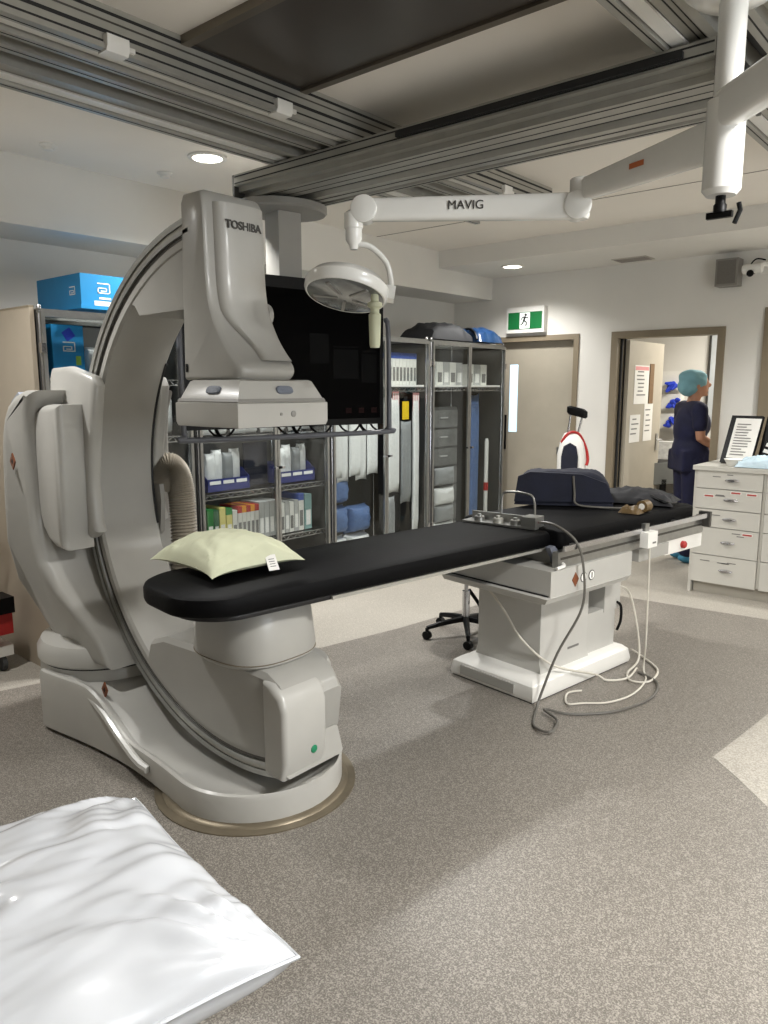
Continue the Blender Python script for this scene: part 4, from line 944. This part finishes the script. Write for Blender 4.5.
# ================================================================== THINGS ON AND AROUND THE TABLE
# cream pillow
pw = thing('pillow', 'cream pillow with white care tag on the black table head', 'pillow', tuple(T(-.14, -2.13, .922)), TR+math.radians(4))
obj('pillowcase', cushion(.225, .215, .085, 44, .2, .010, 2, 2.2, 3.2, .014, .5, .010), cream, pw)
ct = obj('care_tag', bx(-.022, .022, -.001, .001, -.035, .03, mtx=Matrix.Translation((.212, .06, -.012))@Matrix.Rotation(math.radians(80), 4, 'Z')@Matrix.Rotation(math.radians(-35), 4, 'X')), paper, pw, False)
for k in range(4): obj('tag_print', bx(-.012, .012, -.0016, -.0008, -.02+k*.01, -.017+k*.01, mtx=Matrix.Translation((.212, .06, -.012))@Matrix.Rotation(math.radians(80), 4, 'Z')@Matrix.Rotation(math.radians(-35), 4, 'X')), grey_lab, ct, False)
# foreground pillow and stretcher
fpz = thing('pillow', 'large glossy white plastic covered pillow in the foreground', 'pillow', (-.985, .268, .840), math.radians(-8))
fp_case = obj('pillowcase', cushion(.262, .38, .08, 96, .10, .010, 11, 2.8, 3.6, .012, .85, .012, 9), plast_w, fpz)
def rim(a, b, pinch, droop, n=20):
    P = []
    for s, ax in ((1, 0), (1, 1), (-1, 0), (-1, 1)):
        for i in range(n):
            w_ = (-1+2*i/n)*s
            u, v = (w_, -s) if ax == 0 else (s, w_)
            P.append((a*u*(1-pinch*(1-v*v)*.5*abs(u)), b*v*(1-pinch*(1-u*u)*.5*abs(v)), -droop*(abs(u)**4+abs(v)**4)))
    return P+P[:1]
obj('piping', tb(rim(.262, .38, .10, .012), .0035, 6), plast_w, fp_case)
st = thing('stretcher', 'patient stretcher with dark mattress under the foreground pillow', 'stretcher', (-1.02, -.62, 0), math.radians(-8))
obj('mattress', bx(-.3, .16, -1.0, .80, .66, .771), black_f, st, bevel=.03, seg=3); obj('deck', bx(-.3, .15, -1.0, .78, .63, .67), steel, st, bevel=.01)
for x in (-.25, .1):
    for y in (-.85, .6): obj('leg', lat([(.025, .1), (.025, .63)], (x, y, 0), 12), chrome, st); obj('caster', lat([(.03, -.02), (.065, -.016), (.065, .016), (.03, .02)], (x, y, .066), 16, 'y'), rubber, st)
obj('lower_frame', bx(-.26, .11, -.86, .62, .2, .24), steel, st)
# controller tray on the mattress
W = lambda x, y, z: (x, y, z)
tr = thing('table_controller', 'metal control tray with wire handle across the black mattress', 'controller', tuple(T(-.02, -.58, .868)), TR+math.radians(12))
obj('tray', bx(-.21, .21, -.055, .055, 0, .01), steel, tr, bevel=.003); obj('upstand', bx(-.2, .2, .035, .05, .01, .05), steel, tr, bevel=.004)
for k, x in enumerate((-.13, -.02, .08)): kb = obj('control_knob', lat([(.028, .01), (.028, .03), (.024, .034), (.012, .034), (.011, .045)], (x, -.01, 0), 16), (steel, alum, steel)[k], tr)
obj('joystick_box', bx(.13, .21, -.05, .05, .01, .06), steel, tr, bevel=.006); obj('red_mark', bx(.2102, .211, -.02, .0, .03, .04), red_m, tr)
obj('wire_handle', tb([(-.03, .045, .03), (-.03, .05, .14), (-.0, .05, .165), (.1, .05, .165), (.15, .05, .14), (.16, .05, .03)], .006, 8, 5), steel, tr)
# navy bag
nb = thing('folded_drape', 'folded navy blue bag lying on the table foot', 'bag', (-2.13, 4.16, .88), math.radians(30))
bm = cushion(.29, .13, .2, 24, .05, .012, 4, 6, 2.0, 0, .02); obj('cloth', bm, navy, nb)
obj('flap', pr([(-.29, .02), (-.27, .17), (-.2, .2), (.1, .19), (.24, .14), (.29, .03)], -.145, -.12), navy, nb, bevel=.008)
obj('strap', tb([(.05, -.15, .18), (.06, -.16, .08), (.07, -.17, .02), (.16, -.2, .008), (.4, -.22, .008)], .006, 6, 5), wire_g, nb)
ba = thing('folded_apron', 'crumpled black apron lying at the table foot end', 'apron', tuple(T(.06, .60, .885)), TR+.35); obj('cloth', cushion(.24, .16, .075, 26, .2, .02, 8, 2.2, 3, 0, .05), M('black_apron', (20, 20, 24), .7, var=.25), ba); obj('strap', tb([(.1, -.1, .05), (.17, -.15, .03), (.22, -.1, .01), (.23, .0, .003)], .010, 6, 5), black_m, ba)
tp = thing('tape_roll', 'amber tape roll lying on its side at the table rail', 'tape roll', tuple(T(.29, .33, .876)), TR)
obj('roll', lat([(.018, -.03), (.034, -.03), (.034, .03), (.018, .03)], (0, -.04, .034), 20, 'y'), brass, tp); obj('core', lat([(.012, -.032), (.018, -.032), (.018, .032), (.012, .032)], (0, -.04, .034), 18, 'y'), paper, tp)
ap = thing('amber_pack', 'crumpled amber wrapped pack beside the tape roll', 'pack', tuple(T(.26, .20, .878))); obj('wrap', cushion(.06, .04, .035, 10, .1, .02, 3, 2.2, 6, 0, .2), brass, ap)
# wheeled device behind the table
dv = thing('wheeled_device', 'white wheeled device with navy front and red trimmed handle behind the table', 'medical device', (-2.93, 5.86, 0), math.radians(28))
obj('case', loft(B(), [rr(.11, .09, .12), rr(.12, .10, .16), rr(.12, .1, 1.02), rr(.10, .085, 1.12), rr(.07, .06, 1.19), rr(.05, .045, 1.2)]), white_m, dv, bevel=0)
obj('front_panel', loft(B(), [[(x*s*1.15-.02, -.105+d, z) for x, z in ((-.055, .5), (.055, .5), (.06, 1.0), (.045, 1.09), (0, 1.12), (-.045, 1.09), (-.06, 1.0))] for s, d in ((1, .03), (1, -.004), (.85, -.01))]), navy, dv)
obj('red_strap', tb([(-.09, -.05, 1.12), (-.03, -.06, 1.2), (.05, -.05, 1.19), (.11, -.04, 1.08), (.13, -.05, .98), (.12, -.06, .93)], .012, 8, 6), red_m, dv)
for x, x2 in ((-.045, -.02), (.03, .08)): obj('handle_tube', tb([(x, 0, 1.14), (x2, 0, 1.36)], .009, 10), chrome, dv)
obj('handle_grip', loft(B(), [[(x+.03, y, z-.25*x) for x, y, z in r] for r in (rr(.07, .035, 1.335), rr(.085, .045, 1.35), rr(.085, .045, 1.395), rr(.06, .03, 1.41))]), black_m, dv)
for x in (-.09, .09): obj('wheel', lat([(.02, -.02), (.06, -.018), (.06, .018), (.02, .02)], (x, 0, .06), 16, 'x'), rubber, dv)
obj('foot_plate', bx(-.1, .1, -.08, .08, .08, .13), rubber, dv)
wc = thing('wall_box', 'small grey hook box on the door beside the white device', 'hook', (-3.46, YB+.03, .93)); obj('plate', bx(-.04, .04, 0, .018, 0, .07), steel, wc, bevel=.004); obj('hook', tb([(0, 0, .03), (0, -.03, .0), (0, -.03, -.1)], .008, 6, 3), chrome, wc)
# stool
sl = thing('stool', 'black five-star castor stool behind the table pedestal', 'stool', (-2.62, 3.86, 0))
for k in range(5):
    a = 2*PI*k/5+.35; c, s = math.cos(a), math.sin(a)
    lg = obj('leg', tb([(.02*c, .02*s, .115), (.14*c, .14*s, .10), (.26*c, .26*s, .075)], lambda f: .022-.008*f, 8, 4), black_m, sl)
    obj('caster', lat([(.012, -.02), (.027, -.017), (.027, .017), (.012, .02)], (.26*c, .26*s, .028), 14, 'y'), black_m, lg); obj('caster_stem', bar(B(), (.26*c, .26*s, .03), (.26*c, .26*s, .075), .016, .016), black_m, lg)
obj('gas_column', lat([(.025, .1), (.025, .3), (.014, .3), (.014, .55)], n=14), chrome, sl); obj('seat', lat([(.14, .55), (.17, .56), (.175, .6), (.15, .63), (.05, .635)], n=24), black_f, sl)
obj('foot_tube', tb([(0, .03, .3), (.05, .06, .22), (.1, .02, .2)], .012, 8, 4), black_m, sl)
# cables
def cable(label, pts, r, mat):
    o = obj('cable', tb(pts, r, 8, 8), mat); return tag(o, label, 'cable')
cable('thick grey cable from the control tray looping down onto the floor', [tuple(T(.19, -.55, .905)), tuple(T(.30, -.55, .90)), tuple(T(.395, -.52, .83)), tuple(T(.43, -.50, .70)), tuple(T(.43, -.50, .5)), tuple(T(.37, -.60, .28)), tuple(T(.34, -.67, .1)), (-1.70, 3.13, .012), (-1.62, 2.97, .01), (-1.52, 2.94, .022), (-1.56, 3.08, .016), (-1.66, 3.14, .024), (-1.55, 3.20, .01), (-1.40, 3.37, .01), (-1.33, 3.63, .01), (-1.38, 3.86, .01), (-1.52, 3.95, .01)], .0065, wire_g)
cable('thin white cable hanging straight from the rail control box', [tuple(T(.43, .12, .725)), tuple(T(.435, .12, .5)), tuple(T(.44, .12, .2)), (-1.51, 4.0, .02), (-1.44, 3.85, .01), (-1.42, 3.62, .01), (-1.47, 3.45, .01), (-1.56, 3.36, .01), (-1.62, 3.30, .01), (-1.68, 3.42, .01), (-1.64, 3.5, .01)], .005, wire_w)
cable('white cable drooping across the pedestal front from under the table', [tuple(T(-.12, -.62, .56)), tuple(T(.02, -.60, .42)), tuple(T(.13, -.58, .28)), tuple(T(.27, -.5, .16)), tuple(T(.33, -.2, .05)), (-1.60, 3.72, .01), (-1.53, 3.82, .01), (-1.55, 4.0, .01)], .006, wire_w)
cable('white cable from the pedestal bay curving onto the floor', [tuple(T(.21, .19, .45)), tuple(T(.25, .25, .4)), tuple(T(.30, .27, .2)), (-1.58, 4.1, .03), (-1.56, 3.9, .01), (-1.5, 3.8, .01), (-1.42, 3.85, .01), (-1.45, 4.05, .01), (-1.6, 4.2, .012), (-1.68, 4.25, .02)], .006, wire_w)
cable('dark plug cable with red connector at the pedestal bay', [tuple(T(.21, .17, .36)), tuple(T(.245, .17, .34)), tuple(T(.255, .16, .26)), tuple(T(.24, .15, .2))], .008, black_m)
# left trolley cut by the frame edge
tt = thing('trolley', 'white trolley with red pouch cut off at the left edge', 'trolley', (-4.42, 1.52, 0))
obj('base', bx(-.2, .2, -.2, .2, .09, .15), white_m, tt, bevel=.01)
for x in (-.16, .16):
    for y in (-.15, .15): obj('caster', lat([(.02, -.014), (.045, -.012), (.045, .012), (.02, .014)], (x, y, .045), 14, 'y'), rubber, tt)
obj('pole', lat([(.015, .15), (.015, 1.3)], (-.1, 0, 0), 12), white_m, tt); obj('loop_handle', tb([(-.1, 0, 1.28), (.05, .02, 1.3), (.2, .05, 1.29), (.23, .06, 1.22), (.2, .05, 1.14), (.05, .02, 1.12), (-.1, 0, 1.13)], .01, 8, 5), white_m, tt)
obj('pouch', bx(.02, .22, -.08, .2, .22, .42), red_m, tt, bevel=.02); obj('pouch_flap', bx(.08, .235, -.06, .21, .34, .43), black_m, tt, bevel=.02)
def cap(bm, pts, n=12):
    for (p, r) in pts:
        bmesh.ops.create_uvsphere(bm, u_segments=n, v_segments=n, radius=r, matrix=Matrix.Translation(p))
    for (p, r), (q, s) in zip(pts[:-1], pts[1:]):
        p = Vector(p); q = Vector(q); d = (q-p).normalized(); a = d.orthogonal().normalized(); b = d.cross(a)
        loft(bm, [[tuple(c+a*rr_*math.cos(2*PI*i/n)+b*rr_*math.sin(2*PI*i/n)) for i in range(n)] for c, rr_ in ((p, r), (q, s))])
# ================================================================== ROOM BEYOND : CONTENTS
wb = thing('whiteboard', 'tall pale wall board behind the person', 'whiteboard', (-2.62, 9.19, 1.12))
obj('board', bx(-.28, .3, -.02, 0, 0, 1.05), M('board_pale', (190, 194, 196), .4), wb, bevel=.004); obj('edge', bx(-.3, -.275, -.03, 0, 0, 1.06), alum_d, wb)
obj('logo_patch', bx(-.2, -.1, -.022, -.019, .85, .93), grey_lab, wb, False)
def glove(k):
    bm = B()
    for q in range(5):
        c_ = Vector((.04+random.uniform(-.05, .06), -.13, .12+k*.23+random.uniform(-.05, .05)))
        cap(bm, [(tuple(c_), .03), (tuple(c_+Vector((random.uniform(-.05, .05), -.03, random.uniform(-.07, .02)))), .014)], 8)
    return bm
gr = thing('glove_rack', 'white wall rack with bright blue gloves beyond the open door', 'glove rack', (-3.30, 9.19, 1.05))
obj('rack_plate', bx(-.16, .13, -.02, 0, 0, .72), white_m, gr)
for k in range(3):
    b_ = obj('glove_box', bx(-.15, .12, -.11, -.02, .04+k*.23, .22+k*.23), paper, gr, bevel=.004); obj('glove_bunch', glove(k), M('glove_blue', (30, 60, 190), .5), b_)
dk = thing('desk', 'dark desk against the wall beyond the open door', 'desk', (-3.3, 8.75, 0))
obj('desk_top', bx(-.5, .6, -.4, .4, .72, .76), M('desk_dark', (40, 38, 36), .5), dk, bevel=.004); obj('leg_panel', bx(-.48, -.44, -.38, .38, 0, .72), black_m, dk); obj('leg_panel', bx(.54, .58, -.38, .38, 0, .72), black_m, dk)
for k, (x, c, l) in enumerate(((-3.42, black_m, 'black box standing on the desk beyond the door'), (-3.18, pack_w, 'white box standing on the desk beyond the door'))):
    o = obj('desk_box', bx(-.1, .1, -.08, .08, 0, .2), c, None, bevel=.006); o.location = (x, 8.75, .76); tag(o, l, 'box')
oc = thing('office_chair', 'grey and black chair standing beyond the open door', 'chair', (-2.62, 7.55, 0), math.radians(60))
obj('seat', bx(-.22, .22, -.22, .22, .44, .50), black_m, oc, bevel=.02); obj('backrest', bx(-.13, .13, .2, .23, .6, .82), M('chair_grey', (120, 122, 120), .6), oc, bevel=.015); obj('stem', bx(-.03, .03, .2, .23, .46, .65), black_m, oc)
obj('gas_column', lat([(.025, .08), (.025, .44)], n=12), chrome, oc)
for k in range(5):
    a = 2*PI*k/5; obj('leg', bar(B(), (0, 0, .09), (.28*math.cos(a), .28*math.sin(a), .04), .04, .03), black_m, oc)
# ================================================================== PERSON
pe = thing('person', 'person in dark navy scrubs and light teal cap standing in the doorway', 'person', (-2.31, 6.93, 0), math.radians(40.6))
pe.scale = (1.04, 1.04, 1.04)
def ell(bm, c, r, rot=None):
    m_ = Matrix.Translation(c)@(rot if rot is not None else Matrix())@Matrix.Diagonal((r[0], r[1], r[2], 1)); bmesh.ops.create_uvsphere(bm, u_segments=20, v_segments=14, radius=1, matrix=m_)
def fuse(name, bm, mat, parent, vox, sm=6):
    o = obj(name, bm, mat); m1 = o.modifiers.new('r', 'REMESH'); m1.mode = 'VOXEL'; m1.voxel_size = vox
    m2 = o.modifiers.new('s', 'SMOOTH'); m2.iterations = sm; m2.factor = .5
    me = bpy.data.meshes.new_from_object(o.evaluated_get(bpy.context.evaluated_depsgraph_get())); bpy.data.objects.remove(o)
    me.materials.clear(); return obj(name, me, mat, parent)
bm = B()
ell(bm, (.025, 0, 1.545), (.088, .072, .105)); ell(bm, (.05, 0, 1.50), (.062, .055, .07))       # skull, jaw
ell(bm, (.125, 0, 1.535), (.02, .011, .022)); ell(bm, (.108, 0, 1.49), (.014, .022, .012)); ell(bm, (.10, 0, 1.455), (.018, .022, .016))  # nose, lips, chin
for s in (-1, 1): ell(bm, (.0, s*.075, 1.53), (.018, .012, .03)); ell(bm, (.102, s*.03, 1.558), (.012, .014, .010))
cap(bm, [((-.01, 0, 1.36), .055), ((.015, 0, 1.47), .05)])
ell(bm, (-.01, 0, 1.2), (.10, .155, .2)); ell(bm, (-.01, 0, .95), (.11, .16, .14)); cap(bm, [((-.02, -.14, 1.33), .055), ((-.02, .14, 1.33), .055)])
for s in (-1, 1):
    hand = Vector((.215, s*.10, .985)); elb = Vector((-.01, s*.215, 1.10))
    cap(bm, [((-.02, s*.185, 1.335), .05), (tuple(elb), .038), (tuple(elb.lerp(hand, .25)), .038), (tuple(hand), .026)])
    fwd = (hand-elb).normalized(); side = Vector((0, -s, 0)); palm = hand+fwd*.05
    cap(bm, [(tuple(hand), .024), (tuple(palm), .026)]); cap(bm, [(tuple(palm+Vector((0, s*.025, 0))), .016), (tuple(palm-Vector((0, s*.025, 0))), .016)])
    for k in range(4):
        b0 = palm+fwd*.02+Vector((0, s*(.03-.02*k), 0)); L_ = (.062, .072, .068, .052)[k]
        cap(bm, [(tuple(b0), .0095), (tuple(b0+fwd*L_*.5), .009), (tuple(b0+fwd*L_*.85+Vector((0, 0, -.022))), .008)], 8)
    th = hand+fwd*.02+side*.02; cap(bm, [(tuple(th), .011), (tuple(th+fwd*.03+side*.022), .01), (tuple(th+fwd*.055+side*.022), .009)], 8)
    cap(bm, [((0, s*.085, .9), .085), ((.005, s*.09, .5), .056), ((-.01, s*.09, .42), .052), ((-.01, s*.09, .1), .036)])
    ell(bm, (.045, s*.09, .04), (.12, .042, .035))
body = fuse('body', bm, skin_m, pe, .0075, 4)
bm = B()
ell(bm, (-.012, 0, 1.17), (.135, .185, .22)); ell(bm, (-.005, 0, .98), (.145, .19, .18)); cap(bm, [((-.02, -.15, 1.335), .07), ((-.02, .15, 1.335), .07)]); ell(bm, (.05, 0, 1.2), (.10, .14, .13))
for s in (-1, 1): cap(bm, [((-.02, s*.19, 1.33), .068), ((-.015, s*.208, 1.20), .062)])
box(bm, -.13, .125, -.175, .175, .80, .98)
scrub_m = M('navy_scrubs', (17, 20, 54), .8, var=.2, scale=12, bump=.3, bscale=25)
fuse('scrub_top', bm, scrub_m, pe, .014, 5)
bm = B()
for s in (-1, 1): cap(bm, [((0, s*.085, .88), .108), ((.005, s*.09, .5), .083), ((-.01, s*.09, .12), .075)])
ell(bm, (0, 0, .88), (.13, .18, .12)); fuse('scrub_trousers', bm, scrub_m, pe, .014, 5)
bm = B(); ell(bm, (-.015, 0, 1.575), (.122, .098, .085), Matrix.Rotation(math.radians(20), 4, 'Y')); ell(bm, (-.055, 0, 1.525), (.085, .09, .085)); ell(bm, (.0, 0, 1.60), (.10, .085, .065))
for v in bm.verts: v.co += v.co.normalized()*0+Vector((noise.noise(v.co*22), noise.noise(v.co*22+Vector((5, 0, 0))), noise.noise(v.co*22+Vector((0, 9, 0)))))*.008
fuse('surgical_cap', bm, teal_cloth, pe, .009, 1)
bm = B(); 
for s in (-1, 1): ell(bm, (.045, s*.09, .045), (.135, .055, .048))
fuse('shoe_covers', bm, M('shoe_cover_blue', (60, 130, 160), .7), pe, .01, 2)
